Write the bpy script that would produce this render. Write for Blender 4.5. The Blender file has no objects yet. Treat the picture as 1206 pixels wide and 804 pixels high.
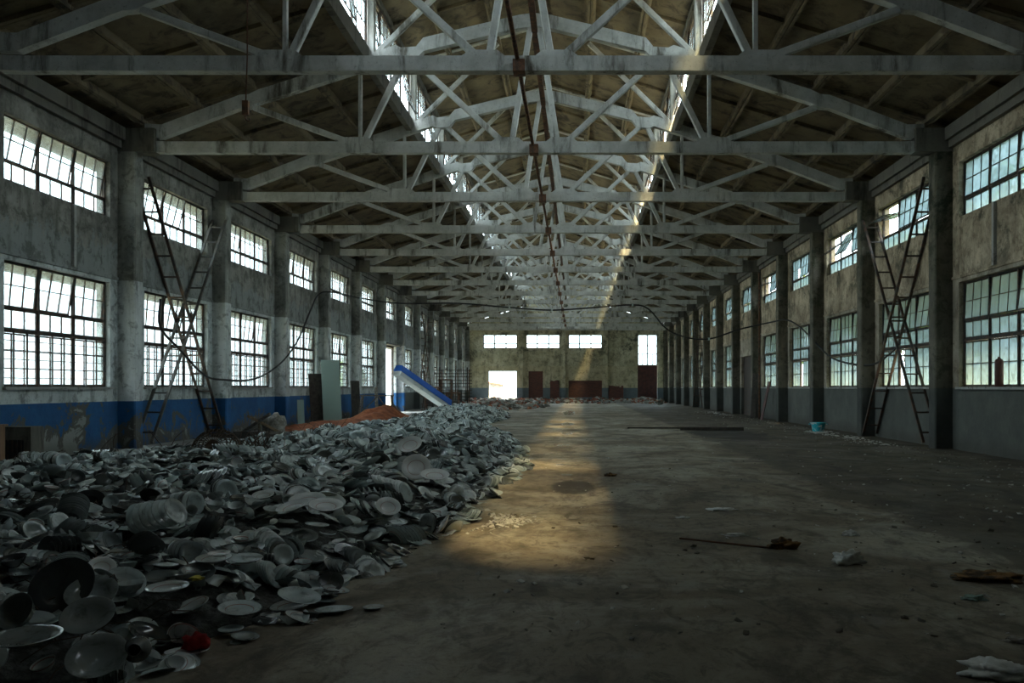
import bpy, math, random
import numpy as np
from mathutils import Vector, Matrix, Euler, noise

sc = bpy.context.scene
col = sc.collection
R = math.radians
random.seed(11); rng = np.random.default_rng(11)

# ------------------------------------------------------------------ camera, sky, sun, exposure
CAMZ = 1.65
cam_d = bpy.data.cameras.new('camera'); cam = bpy.data.objects.new('camera', cam_d); col.objects.link(cam)
cam.location = (0, 0, CAMZ); cam.rotation_euler = (R(90), 0, 0)
cam_d.sensor_width = 36; cam_d.lens = 1014/1206*36
cam_d.shift_x = -76/1206; cam_d.shift_y = 54/1206
cam_d.clip_end = 400
sc.camera = cam
w = bpy.data.worlds.new('sky'); sc.world = w; w.use_nodes = True
bg = w.node_tree.nodes['Background']
bg.inputs['Color'].default_value = (0.80, 0.93, 1.0, 1)
wt = w.node_tree; tc = wt.nodes.new('ShaderNodeTexCoord'); sp_ = wt.nodes.new('ShaderNodeSeparateXYZ'); mr = wt.nodes.new('ShaderNodeMapRange')
wt.links.new(tc.outputs['Generated'], sp_.inputs[0]); wt.links.new(sp_.outputs[2], mr.inputs[0])     # overcast sky: brightest overhead
mr.inputs[1].default_value = 0; mr.inputs[2].default_value = 1; mr.inputs[3].default_value = 3.0; mr.inputs[4].default_value = 23.0
wt.links.new(mr.outputs[0], bg.inputs['Strength'])
sun_d = bpy.data.lights.new('sun', 'SUN'); sun = bpy.data.objects.new('sun', sun_d); col.objects.link(sun)
sun_d.energy = 80; sun_d.angle = R(12); sun_d.color = (1.0, 0.77, 0.38)
sun.rotation_euler = Vector((-0.305, 0.30, -1)).to_track_quat('-Z', 'Y').to_euler()
sc.view_settings.view_transform = 'Standard'; sc.view_settings.look = 'None'
sc.view_settings.exposure = 0.24; sc.view_settings.gamma = 1; sc.view_settings.use_curve_mapping = False
sc.cycles.use_denoising = True
sc.cycles.max_bounces = 7; sc.cycles.diffuse_bounces = 4; sc.cycles.glossy_bounces = 3
sc.cycles.transmission_bounces = 3; sc.cycles.transparent_max_bounces = 12
sc.cycles.sample_clamp_indirect = 6
sc.cycles.caustics_reflective = False; sc.cycles.caustics_refractive = False

# ------------------------------------------------------------------ dimensions
CX = -1.13                      # centre line of the hall
WL, WR = -12.30, 10.08          # inner faces of the side walls
Y0, YE = -0.7, 95.3             # back wall, end wall
BAY = 6.0
COLS = [Y0 + BAY*i for i in range(17)]      # 17.3 is index 3
SILL, LW_T, UW_B, UW_T = CAMZ, 4.42, 6.13, 7.59
EAVE = 8.62
def portal(x, y, z, sx, sy, rot):
    d = bpy.data.lights.new('window_portal', 'AREA'); d.shape = 'RECTANGLE'; d.size = sx; d.size_y = sy
    d.cycles.is_portal = True
    o = bpy.data.objects.new('window_portal', d); col.objects.link(o); o.location = (x, y, z); o.rotation_euler = rot
LY = (17.3 + YE)/2; LL = YE - 17.3
for X, s in ((WL-0.42, 1), (WR+0.42, -1)):           # light portals only guide sampling through the openings
    for z0, z1 in ((SILL, LW_T), (UW_B, UW_T)):
        portal(X, LY, (z0+z1)/2, z1-z0, LL, (0, R(-90)*s, 0))
for s in (-1, 1):
    portal(CX + s*4.75, LY-6, 11.7, 1.8, LL+12, (0, R(90)*s, 0))
portal(-4, YE+0.4, 6.7, 14, 1.7, (R(-90), 0, 0))

# ------------------------------------------------------------------ mesh helpers
class MB:
    def __init__(s): s.v = []; s.f = []; s.sm = []
    def add(s, vs, fs, smooth=False):
        n = len(s.v); s.v += [tuple(v) for v in vs]; s.f += [tuple(i+n for i in f) for f in fs]; s.sm += [smooth]*len(fs); return s
    def box(s, x0, x1, y0, y1, z0, z1, M=None):
        vs = [Vector((x, y, z)) for z in (z0, z1) for y in (y0, y1) for x in (x0, x1)]
        if M: vs = [M @ v for v in vs]
        return s.add(vs, [(0,2,3,1),(4,5,7,6),(0,1,5,4),(2,6,7,3),(0,4,6,2),(1,3,7,5)])
    def beam(s, a, b, w, h, up=(0,0,1), ch=0.0):
        """rectangular bar from a to b, w across, h along up; ch chamfers its long edges"""
        a, b = Vector(a), Vector(b); d = (b-a).normalized(); u = Vector(up)
        if abs(d.dot(u)) > .98: u = Vector((0,1,0)) if abs(d.y) < .9 else Vector((1,0,0))
        r = d.cross(u).normalized(); u = r.cross(d).normalized()
        w /= 2; h /= 2
        if ch: p = [(-w+ch,-h),(w-ch,-h),(w,-h+ch),(w,h-ch),(w-ch,h),(-w+ch,h),(-w,h-ch),(-w,-h+ch)]
        else: p = [(-w,-h),(w,-h),(w,h),(-w,h)]
        n = len(p); vs = [q + r*x + u*y for q in (a, b) for x, y in p]
        fs = [(i, (i+1) % n, n+(i+1) % n, n+i) for i in range(n)] + [tuple(range(n))[::-1], tuple(range(n, 2*n))]
        return s.add(vs, fs)
    def tube(s, pts, r, seg=8, closed=False):
        pts = [Vector(p) for p in pts]; n = len(pts); vs = []; pr = None
        for i, p in enumerate(pts):
            d = (pts[(i+1) % n if closed else min(i+1, n-1)] - pts[(i-1) % n if closed else max(i-1, 0)]).normalized()
            if pr is None: pr = d.orthogonal().normalized()
            pr = (pr - d*pr.dot(d)).normalized(); q = d.cross(pr)
            rr = r[i] if isinstance(r, (list, tuple)) else r
            for k in range(seg):
                t = 2*math.pi*k/seg; vs.append(p + (pr*math.cos(t) + q*math.sin(t))*rr)
        fs = []
        for i in range(n if closed else n-1):
            for k in range(seg):
                a, b = i*seg+k, i*seg+(k+1) % seg; j = (i+1) % n
                fs.append((a, b, j*seg+(k+1) % seg, j*seg+k))
        if not closed: fs += [tuple(range(seg))[::-1], tuple(range((n-1)*seg, n*seg))]
        return s.add(vs, fs, True)
    def lathe(s, prof, seg=24, a0=0.0, a1=None, M=None, sy=1.0):
        full = a1 is None; n = seg if full else seg+1; a1 = 2*math.pi if full else a1; vs = []
        for r, z in prof:
            for k in range(n):
                t = a0 + (a1-a0)*k/seg; v = Vector((r*math.cos(t), r*math.sin(t)*sy, z)); vs.append(M @ v if M else v)
        fs = []
        for i in range(len(prof)-1):
            for k in range(seg):
                k2 = (k+1) % n
                fs.append((i*n+k, i*n+k2, (i+1)*n+k2, (i+1)*n+k))
        return s.add(vs, fs, True)
    def mesh(s, name, m):
        me = bpy.data.meshes.new(name); me.from_pydata(s.v, [], s.f)
        me.polygons.foreach_set('use_smooth', s.sm); me.materials.append(m); me.update(); return me
    def build(s, name, m, parent=None, loc=None): return put(name, s.mesh(name, m), parent, loc)

def put(name, me, parent=None, loc=None, rot=None):
    o = bpy.data.objects.new(name, me); col.objects.link(o)
    if parent: o.parent = parent
    if loc is not None: o.location = loc
    if rot is not None: o.rotation_euler = rot
    return o
def tag(o, label=None, cat=None, group=None, kind=None):
    if label: o['label'] = label
    if cat: o['category'] = cat
    if group: o['group'] = group
    if kind: o['kind'] = kind
    return o
def empty(name, loc=(0,0,0), rot=(0,0,0)):
    o = bpy.data.objects.new(name, None); col.objects.link(o); o.location = loc; o.rotation_euler = rot; o.empty_display_size = .3
    return o
def copy_tree(o, parent=None):
    c = o.copy(); col.objects.link(c)
    if parent: c.parent = parent
    for ch in KIDS.get(o.name, []): copy_tree(ch, c)
    return c
KIDS = {}
def note_kids():
    KIDS.clear()
    for o in col.objects:
        if o.parent: KIDS.setdefault(o.parent.name, []).append(o)

# ------------------------------------------------------------------ materials
class NT:
    def __init__(s, name):
        s.m = bpy.data.materials.new(name); s.m.use_nodes = True; s.t = s.m.node_tree; s.b = s.t.nodes['Principled BSDF']
        s.out = s.t.nodes['Material Output']
        s.pos = s.t.nodes.new('ShaderNodeNewGeometry').outputs['Position']
        s.obj = None
    def n(s, ty, **kw):
        nd = s.t.nodes.new('ShaderNode'+ty)
        for k, v in kw.items():
            if k.startswith('_'): setattr(nd, k[1:], v)
        for k, v in kw.items():
            if k.startswith('_'): continue
            i = nd.inputs[int(k[1:]) if k[0] == 'i' and k[1:].isdigit() else k.replace('__', ' ')]
            if isinstance(v, bpy.types.NodeSocket): s.t.links.new(v, i)
            else: i.default_value = v
        return nd
    def link(s, a, b): s.t.links.new(a, b)
    def objc(s):
        if not s.obj: s.obj = s.t.nodes.new('ShaderNodeTexCoord').outputs['Object']
        return s.obj
    def scl(s, v, sc_): return s.n('VectorMath', _operation='MULTIPLY', i0=v, i1=sc_).outputs[0]
    def noise(s, vec, scale, detail=5, rough=.6, dist=0.0):
        return s.n('TexNoise', Vector=vec, Scale=scale, Detail=detail, Roughness=rough, Distortion=dist).outputs['Fac']
    def ramp(s, f, a, b, ca=(0,0,0,1), cb=(1,1,1,1)):
        nd = s.n('ValToRGB', Fac=f); e = nd.color_ramp.elements
        e[0].position = a; e[1].position = b; e[0].color = tuple(ca)[:3]+(1,); e[1].color = tuple(cb)[:3]+(1,); return nd.outputs['Color']
    def sm(s, f, a, b):   # smooth step to 0..1
        return s.n('MapRange', _interpolation_type='SMOOTHSTEP', Value=f, i1=a, i2=b, i3=0.0, i4=1.0).outputs[0]
    def mix(s, f, a, b, mode='MIX'):
        nd = s.t.nodes.new('ShaderNodeMix'); nd.data_type = 'RGBA'; nd.blend_type = mode
        for i, v in ((0, f), (6, a), (7, b)):
            if isinstance(v, bpy.types.NodeSocket): s.t.links.new(v, nd.inputs[i])
            else: nd.inputs[i].default_value = (tuple(v)[:3]+(1,)) if i > 0 else v
        return nd.outputs[2]
    def math(s, op, a, b=0.0, clamp=False):
        nd = s.t.nodes.new('ShaderNodeMath'); nd.operation = op; nd.use_clamp = clamp
        for i, v in ((0, a), (1, b)):
            if isinstance(v, bpy.types.NodeSocket): s.t.links.new(v, nd.inputs[i])
            else: nd.inputs[i].default_value = v
        return nd.outputs[0]
    def sep(s, v): return s.n('SeparateXYZ', Vector=v).outputs
    def set(s, color=None, rough=None, bump=None, bstr=.4, bdist=.02, **kw):
        if color is not None:
            if isinstance(color, bpy.types.NodeSocket): s.link(color, s.b.inputs['Base Color'])
            else: s.b.inputs['Base Color'].default_value = tuple(color)[:3]+(1,)
        if rough is not None:
            if isinstance(rough, bpy.types.NodeSocket): s.link(rough, s.b.inputs['Roughness'])
            else: s.b.inputs['Roughness'].default_value = rough
        if bump is not None:
            bn = s.n('Bump', Strength=bstr, Distance=bdist, Height=bump); s.link(bn.outputs[0], s.b.inputs['Normal'])
        for k, v in kw.items(): s.b.inputs[k.replace('__', ' ')].default_value = v
        return s.m

def streaky(t, vec):
    return t.noise(t.scl(vec, (1.5, 1.5, .30)), 1.3, 7, .68, .3)
def m_concrete(name, a, b, stain, sc_=.6, world=True, stain_amt=(.5, .68), rough=.88, streak=True):
    t = NT(name); v = t.pos if world else t.objc()
    c = t.mix(t.ramp(t.noise(v, sc_, 6, .65), .3, .7), a, b)
    st = streaky(t, v) if streak else t.noise(v, sc_*2.3, 6, .7, .6)
    c = t.mix(t.sm(st, *stain_amt), c, stain)
    f = t.noise(v, 14, 4, .7)
    c = t.mix(t.sm(f, .55, .8), c, t.mix(.5, a, stain))
    return t.set(c, rough, f, .5, .015)

def m_wall(name, upper_a, upper_b, lower_a, lower_b, split, stain, dado=None, dado_z=0, band=None, mold=None, peel=True, wash=None):
    """plaster wall painted in horizontal zones: upper plaster, paler lower coat, painted dado"""
    t = NT(name); v = t.pos; z = t.sep(v)[2]
    big = t.noise(v, .75, 9, .74, .35); fine = t.noise(v, 9, 5, .7); st = streaky(t, v)
    up = t.mix(t.sm(big, .32, .66), upper_a, upper_b)
    lo = t.mix(t.sm(big, .32, .66), lower_a, lower_b)
    zz = t.math('ADD', z, t.math('MULTIPLY', fine, .02))
    if wash: up = t.mix(t.math('MULTIPLY', t.math('LESS_THAN', t.math('ADD', z, t.math('MULTIPLY', t.math('SUBTRACT', big, .5), 3.2)), 5.35), .8), up, wash)
    mt = t.noise(v, 2.3, 8, .75, .4)
    c = t.mix(t.math('GREATER_THAN', zz, split), lo, up)
    c = t.mix(t.math('MULTIPLY', t.sm(st, .50, .68), .55), c, stain)
    c = t.mix(t.math('MULTIPLY', t.sm(mt, .50, .60), .55), c, stain)
    if mold:
        mo = t.noise(v, .8, 9, .75, .3); hz = t.sm(z, 3.0, 6.2)
        c = t.mix(t.math('MULTIPLY', t.sm(mo, .5, .62), t.math('MULTIPLY', hz, .9)), c, mold)
    c = t.mix(t.math('MULTIPLY', t.sm(fine, .56, .74), .55), c, stain)
    if dado:
        d = t.mix(t.sm(t.noise(v, 1.3, 6, .7), .35, .7), dado[0], dado[1])
        if peel:
            pn = t.noise(v, 1.1, 9, .72, .6)
            lowz = t.math('MULTIPLY', t.math('SUBTRACT', 1.0, t.sm(z, 0.0, dado_z)), .13)
            pf = t.math('ADD', pn, lowz)
            if name.startswith('left_wall'): pf = t.math('ADD', pf, t.math('MULTIPLY', t.math('SUBTRACT', 1.0, t.sm(t.math('ADD', t.sep(v)[1], t.math('MULTIPLY', pn, 1.6)), 22.2, 23.0)), .075))
            d = t.mix(t.sm(pf, .60, .625), d, (.10,.095,.08))
            d = t.mix(t.sm(pf, .69, .705), d, (.26,.27,.25))
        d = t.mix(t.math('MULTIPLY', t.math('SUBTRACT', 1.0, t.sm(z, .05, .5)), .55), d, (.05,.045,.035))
        if name.startswith('left'): d = t.mix(t.math('GREATER_THAN', t.sep(v)[1], 60.4), d, (.10,.11,.10))
        c = t.mix(t.math('LESS_THAN', zz, dado_z + .01), c, d)
    h = t.math('ADD', t.math('MULTIPLY', big, .5), fine)
    return t.set(c, .9, h, .55, .02)

M = {}
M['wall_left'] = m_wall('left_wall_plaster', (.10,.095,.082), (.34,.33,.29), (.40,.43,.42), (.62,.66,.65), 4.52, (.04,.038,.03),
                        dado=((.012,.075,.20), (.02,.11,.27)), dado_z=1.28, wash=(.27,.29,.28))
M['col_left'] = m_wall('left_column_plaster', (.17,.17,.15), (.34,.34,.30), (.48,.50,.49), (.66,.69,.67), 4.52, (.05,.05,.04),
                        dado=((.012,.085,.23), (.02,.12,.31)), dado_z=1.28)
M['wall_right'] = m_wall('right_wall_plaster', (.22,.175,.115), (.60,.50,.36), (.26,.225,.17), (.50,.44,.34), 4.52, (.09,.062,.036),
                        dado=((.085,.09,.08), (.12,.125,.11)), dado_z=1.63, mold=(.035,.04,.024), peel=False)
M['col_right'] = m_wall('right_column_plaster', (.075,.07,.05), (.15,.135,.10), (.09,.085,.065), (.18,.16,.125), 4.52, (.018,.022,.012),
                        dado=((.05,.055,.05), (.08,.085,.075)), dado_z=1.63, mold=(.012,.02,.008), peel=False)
M['wall_end'] = m_wall('end_wall_plaster', (.34,.31,.20), (.55,.51,.36), (.40,.35,.22), (.55,.49,.33), 4.0, (.12,.11,.07),
                        dado=((.12,.15,.165), (.16,.19,.20)), dado_z=1.6, mold=(.045,.05,.035), peel=False)
M['truss'] = m_concrete('truss_concrete', (.36,.36,.33), (.62,.63,.60), (.09,.08,.06), 1.6, stain_amt=(.5,.70))
M['panel'] = m_concrete('roof_panel_concrete', (.10,.078,.046), (.22,.175,.105), (.035,.027,.018), .7, streak=False, stain_amt=(.45,.68))
M['beam'] = m_concrete('beam_concrete', (.10,.095,.08), (.17,.16,.13), (.04,.036,.03), .8)
M['sill'] = m_concrete('sill_concrete', (.30,.30,.28), (.45,.45,.42), (.12,.11,.09), 1.5, streak=False)
t = NT('window_steel'); f = t.noise(t.pos, 8, 4); M['steel'] = t.set(t.mix(t.sm(f, .4, .65), (.02,.022,.02), (.075,.04,.022)), .65)
t = NT('rusty_steel'); f = t.noise(t.objc(), 6, 6, .7); M['rust'] = t.set(t.mix(t.sm(f, .35, .65), (.05,.028,.018), (.17,.075,.035)), .75, f, .4, .01)
t = NT('brace_steel'); f = t.noise(t.pos, 5, 6, .7); M['brace'] = t.set(t.mix(t.sm(f, .4, .66), (.035,.028,.022), (.11,.055,.03)), .6, f, .3, .01)
t = NT('grey_brace_steel'); f = t.noise(t.pos, 5, 6, .7); M['brace2'] = t.set(t.mix(t.sm(f, .4, .66), (.06,.06,.055), (.12,.10,.08)), .55)
t = NT('black_rubber'); M['rubber'] = t.set((.012,.012,.012), .5)

def m_glass(name, trans, diff, tint, clear=(.93,.97,.97,1)):
    t = NT(name); t.t.nodes.remove(t.b); v = t.pos
    n1 = t.noise(t.scl(v, (1,1,.35)), 2.2, 6, .65); n2 = t.noise(v, 11, 4, .7)
    tr = t.n('BsdfTransparent', Color=clear); tl = t.n('BsdfTranslucent', Color=tint)
    df = t.n('BsdfDiffuse', Color=(.20,.20,.17,1)); gl = t.n('BsdfGlossy', Color=(.8,.85,.85,1), Roughness=.12)
    a = t.n('MixShader', Fac=t.math('ADD', t.math('MULTIPLY', n1, .5), trans - .25, True), i1=tl.outputs[0], i2=tr.outputs[0])
    b = t.n('MixShader', Fac=t.math('MULTIPLY', t.sm(n2, .45, .75), diff), i1=a.outputs[0], i2=df.outputs[0])
    fr = t.n('Fresnel', IOR=1.4)
    c = t.n('MixShader', Fac=t.math('MULTIPLY', fr.outputs[0], .6), i1=b.outputs[0], i2=gl.outputs[0])
    t.link(c.outputs[0], t.out.inputs[0]); return t.m
M['glass_l'] = m_glass('dusty_window_glass', .93, .22, (.85,.93,.92,1))
M['glass_r'] = m_glass('frosted_window_glass', .38, .5, (.27,.34,.36,1), (.66,.74,.76,1))
M['glass_c'] = m_glass('roof_window_glass', .90, .15, (.85,.93,.95,1))

# floor
t = NT('dirty_concrete_floor'); v = t.pos; sx, sy_, sz = t.sep(v)
big = t.noise(v, .35, 7, .68, .8); med = t.noise(t.scl(v, (1, .6, 1)), 1.6, 7, .7, .5); fin = t.noise(v, 12, 6, .75)
base = t.mix(t.sm(big, .36, .66), (.19,.155,.105), (.42,.38,.285))
base = t.mix(t.math('MULTIPLY', t.sm(med, .46, .64), .8), base, (.085,.068,.045))
base = t.mix(t.math('MULTIPLY', t.sm(t.noise(v, .8, 5, .6, 1.), .56, .72), .8), base, (.36,.35,.30))
edge = t.math('ADD', sx, t.math('MULTIPLY', t.math('SUBTRACT', med, .5), 1.6))
dark = t.mix(t.sm(med, .38, .62), (.05,.041,.028), (.13,.108,.075))
base = t.mix(t.sm(edge, 3.85, 4.25), base, dark)
pale = t.mix(t.sm(med, .4, .66), (.40,.39,.36), (.24,.225,.19))
base = t.mix(t.sm(edge, -6.8, -7.4), base, pale)
mot = t.noise(t.scl(v, (1.5, .8, 1)), 2.6, 8, .75, 1.4)
base = t.mix(t.math('MULTIPLY', t.sm(mot, .5, .62), .6), base, (.075,.06,.04))
base = t.mix(t.math('MULTIPLY', t.sm(fin, .5, .7), .45), base, (.06,.05,.035))
def spot(cx, cy, rx, ry):
    dx = t.math('DIVIDE', t.math('SUBTRACT', sx, cx), rx); dy = t.math('DIVIDE', t.math('SUBTRACT', sy_, cy), ry)
    r2 = t.math('ADD', t.math('MULTIPLY', dx, dx), t.math('MULTIPLY', dy, dy))
    r2 = t.math('ADD', r2, t.math('MULTIPLY', t.math('SUBTRACT', med, .5), 2.2))
    return t.math('SUBTRACT', 1.0, t.sm(r2, .6, 1.1))
oil = t.math('MAXIMUM', spot(-.05, 14.2, .42, 1.0), spot(5.4, 31, 1.4, 5))
base = t.mix(t.math('MULTIPLY', oil, .85), base, (.018,.015,.011))
wet = t.math('MAXIMUM', t.math('MAXIMUM', spot(-.28, 18.4, .16, .12), spot(-.18, 16.3, .14, .10)), spot(-.38, 24.5, .18, .35))
wet = t.math('MAXIMUM', wet, t.math('MAXIMUM', spot(-.35, 31, .22, .8), t.math('MAXIMUM', spot(-.4, 39, .3, 1.5), spot(-.5, 56, .45, 5))))
rg = t.math('SUBTRACT', .74, t.math('MULTIPLY', wet, .60))
rg = t.math('SUBTRACT', rg, t.math('MULTIPLY', t.sm(big, .45, .62), .22))
h = t.math('ADD', t.math('MULTIPLY', med, 1.5), fin)
h = t.math('MULTIPLY', h, t.math('SUBTRACT', 1.0, t.math('MULTIPLY', wet, .85)))
M['floor'] = t.set(base, rg, h, .6, .02)
t = NT('outside_ground'); f = t.noise(t.pos, .5, 6); M['ground'] = t.set(t.mix(t.sm(f, .4, .6), (.12,.12,.115), (.08,.09,.07)), .95)

def m_porcelain(name, base, dirt, ring=None, island=False, lo=.12):
    t = NT(name); v = t.objc()
    if island: rnd = t.n('NewGeometry').outputs['Random Per Island']
    else: rnd = t.n('ObjectInfo').outputs['Random']
    vv = t.n('VectorMath', _operation='ADD', i0=v, i1=t.n('CombineXYZ', X=t.math('MULTIPLY', rnd, 37.0), Y=0.0, Z=0.0).outputs[0]).outputs[0] if not island else t.pos
    f = t.noise(vv, 9, 6, .7, .5); c = t.mix(rnd if not island else t.math('FRACT', t.math('MULTIPLY', rnd, 17.0)), base[0], base[1])
    if island: c = t.mix(t.math('GREATER_THAN', rnd, .74), c, (.10,.115,.11))
    if ring:
        xs = t.sep(v); rr = t.math('SQRT', t.math('ADD', t.math('MULTIPLY', xs[0], xs[0]), t.math('MULTIPLY', xs[1], xs[1])))
        for r0, cc in ring:
            k = t.math('LESS_THAN', t.math('ABSOLUTE', t.math('SUBTRACT', rr, r0)), .0022); c = t.mix(t.math('MULTIPLY', k, .7), c, cc)
    dm = t.math('ADD', t.math('MULTIPLY', t.sm(f, .48, .74), .8), t.math('MULTIPLY', t.sm(rnd, .6, 1.0), .35), True)
    c = t.mix(t.math('MULTIPLY', dm, .85 if name != 'white_porcelain' else .25), c, dirt)
    rg = t.math('ADD', t.math('MULTIPLY', dm, .26), lo); t.b.inputs['IOR'].default_value = 1.62
    t.set(c, rg, f, .15, .004); return t.m
P = {}
DIRT = (.075,.072,.058)
P['plain'] = m_porcelain('glazed_porcelain', ((.46,.54,.54), (.70,.76,.74)), DIRT, lo=.05)
P['ring'] = m_porcelain('ringed_porcelain', ((.56,.64,.64), (.74,.79,.77)), DIRT, lo=.08, ring=((.083, (.35,.08,.05)), (.128, (.10,.14,.16))))
P['white'] = m_porcelain('white_porcelain', ((.86,.90,.89), (.93,.95,.94)), (.3,.29,.25), ring=((.075, (.40,.10,.07)),), lo=.1)
P['dimmed'] = m_porcelain('dimmed_porcelain', ((.17,.20,.20), (.34,.38,.37)), (.05,.048,.04), lo=.08)  # darker glaze that puts the dim foreground light into the colour
P['dark'] = m_porcelain('soot_black_porcelain', ((.05,.055,.055), (.10,.11,.11)), (.03,.03,.025))
P['mass'] = m_porcelain('heaped_porcelain', ((.38,.46,.46), (.90,.96,.94)), (.09,.088,.072), island=True, lo=.12)
t = NT('dust_and_crumbs'); f = t.noise(t.pos, 7, 6, .75); M['mound'] = t.set(t.mix(t.sm(f, .4, .7), (.028,.027,.022), (.17,.18,.17)), .9, f, .9, .06)

# ------------------------------------------------------------------ the shell
def S(name, mb, m, parent=None):
    o = mb.build(name, m, parent)
    if not parent: o['kind'] = 'structure'
    return o
S('floor', MB().box(WL-.4, WR+.4, Y0-.3, YE+.3, -.25, 0), M['floor'])
tag(MB().box(-80, 90, -30, 190, -.4, -.26).build('ground', M['ground']), kind='structure')

OPEN0 = 3      # first bay with windows starts at COLS[3] = 17.3
DOOR_BAY_L, DOOR_BAY_R = 9, 8
def wall_side(name, xin, s, m, door_bay):
    """s=+1: wall to the right, thickness away from the hall"""
    a, b = sorted((xin, xin + s*.36)); mb = MB()
    bx = lambda y0, y1, z0, z1: mb.box(a, b, y0, y1, z0, z1)
    bx(Y0-.3, COLS[OPEN0]+.6, -.02, EAVE)  # near bays out of view are left windowless to keep the foreground dark
    prev = COLS[OPEN0]+.6
    for i in range(OPEN0, 16):
        c = COLS[i]; y0, y1 = c+1.2, c+5.4
        bx(prev, y0, -.02, EAVE); prev = y1
        bx(y0, y1, LW_T, UW_B); bx(y0, y1, UW_T, EAVE)
        if i == door_bay:
            if s < 0: bx(y0, y0+.2, -.02, LW_T)
            else: bx(y0, y0+.7, -.02, LW_T); bx(y0+.7, y1, 3.5, LW_T)
        else: bx(y0, y1, -.02, SILL)
    bx(prev, YE+.36, -.02, EAVE)
    # continuous string course above the lower windows
    x0, x1 = sorted((xin, xin - s*.035)); mb.box(x0, x1, 17.9, YE, LW_T+.10, LW_T+.17)
    return S(name, mb, m)
wall_side('wall_left', WL, -1, M['wall_left'], DOOR_BAY_L)
wall_side('wall_right', WR, 1, M['wall_right'], DOOR_BAY_R)

# hoods outside, ring beams inside the eaves
for nm, xin, s in (('trim_1', WL, -1), ('trim_2', WR, 1)):
    mb = MB(); x = xin - s*.0
    a, b = sorted((x, x - s*.22)); mb.box(a, b, Y0, YE, EAVE-.36, EAVE-.02)
    a, b = sorted((x, x - s*.12)); mb.box(a, b, Y0, YE, EAVE-.56, EAVE-.36)
    S(nm, mb, M['beam'])
for nm, xin, s in (('trim_3', WL, -1), ('trim_4', WR, 1)):
    mb = MB(); a, b = sorted((xin + s*.36, xin + s*(1.5 if s < 0 else .9))); mb.box(a, b, 17.5, YE, LW_T+.02, LW_T+.14); S(nm, mb, M['beam'])
S('trim_7', MB().box(WL-.98, WL-.36, 17.5, YE, UW_T+.0, UW_T+.12), M['beam'])  # hood added outside to give the upper left panes a dark top band

# gable end walls
def roofz(r): return 11.97 - .3*abs(r)
def gable(mb, y0, y1):
    pts = [(-11.3, EAVE), (-4.6, roofz(4.6)), (-4.6, 12.75), (0, 14.1), (4.6, 12.75), (4.6, roofz(4.6)), (11.3, EAVE)]
    n = len(pts); vs = [(CX+x, y, z) for y in (y0, y1) for x, z in pts]
    fs = [(i, (i+1) % n, n+(i+1) % n, n+i) for i in range(n)]
    for o in (0, n): fs += [(o+0, o+1, o+5, o+6), (o+1, o+2, o+4, o+5), (o+2, o+3, o+4)]
    mb.add(vs, fs)
px = lambda x: (x-679)*YE/1014          # end-wall photo column -> metres
pz = lambda y: CAMZ + (456-y)*YE/1014
holes = [(px(569), px(609.3), pz(410), pz(394)), (px(619.5), px(659.5), pz(410), pz(394)), (px(669.3), px(709.3), pz(410), pz(394)),
         (px(751), px(774.3), pz(430), pz(394)), (px(575), px(609), 0, pz(437)), (px(751), px(774.3), 0, pz(430.5)),
         (px(622.5), px(639.5), 0, pz(437)), (px(669.5), px(709), .55, pz(448))]
def grid_wall(mb, x0, x1, y0, y1, z0, z1, holes):
    xs = sorted({x0, x1, *[h[0] for h in holes], *[h[1] for h in holes]}); zs = sorted({z0, z1, *[h[2] for h in holes], *[h[3] for h in holes]})
    zs = [z for z in zs if z0 <= z <= z1]
    for i in range(len(xs)-1):
        run = None
        for j in range(len(zs)-1):
            cx, cz = (xs[i]+xs[i+1])/2, (zs[j]+zs[j+1])/2
            if any(h[0] < cx < h[1] and h[2] < cz < h[3] for h in holes):
                if run is not None: mb.box(xs[i], xs[i+1], y0, y1, run, zs[j]); run = None
            elif run is None: run = zs[j]
        if run is not None: mb.box(xs[i], xs[i+1], y0, y1, run, zs[-1])
mb = MB(); grid_wall(mb, WL-.36, WR+.36, YE, YE+.36, -.02, EAVE, holes); gable(mb, YE, YE+.36)
S('wall_end', mb, M['wall_end'])
mb = MB(); mb.box(WL-.36, WR+.36, Y0-.36, Y0, -.02, EAVE); gable(mb, Y0-.36, Y0); S('wall_back', mb, M['beam'])

# ceiling: ribbed concrete panels, 6 m x 1.5 m, one object each
ceiling = empty('ceiling', (CX, 0, 0)); tag(ceiling, kind='structure')
def panel_mesh(name, L, W):
    mb = MB(); a = .05; d = .20
    mb.box(-W/2+.012, W/2-.012, .012, L-.012, 0, .05)
    for s in (-1, 1):
        x = s*(W/2-.012); mb.add([(x, .012, 0), (x, L-.012, 0), (x, .012, -d), (x, L-.012, -d), (x-s*.075, .012, -d), (x-s*.075, L-.012, -d), (x-s*.12, .012, 0), (x-s*.12, L-.012, 0)],
            [(0,1,3,2),(2,3,5,4),(4,5,7,6),(0,2,4,6),(1,7,5,3)])
    for y in (.06, L/2, L-.06): mb.box(-W/2+.1, W/2-.1, y-.05, y+.05, -.10, 0)
    return mb.mesh(name, M['panel'])
SL = math.atan(.3)
pm = panel_mesh('roof_panel', 6.0, 1.5/math.cos(SL)); pm2 = panel_mesh('monitor_roof_panel', 6.0, 1.62/math.cos(SL))
edges = [4.65, 6.15, 7.65, 9.15, 10.65, 12.15]
for i in range(16):
    for s in (-1, 1):
        es = edges if i >= 1 else [.15, 1.65, 3.15]+edges
        for a, b in zip(es[:-1], es[1:]):
            rc = (a+b)/2; put('roof_panel', pm, ceiling, (s*rc, COLS[i], roofz(rc)+.16), (0, s*SL, 0))
        if i >= 1:
            for k in range(3):
                rc = .81 + 1.62*k; put('monitor_panel', pm2, ceiling, (s*rc, COLS[i], 14.12-.3*rc), (0, s*SL, 0))
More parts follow.
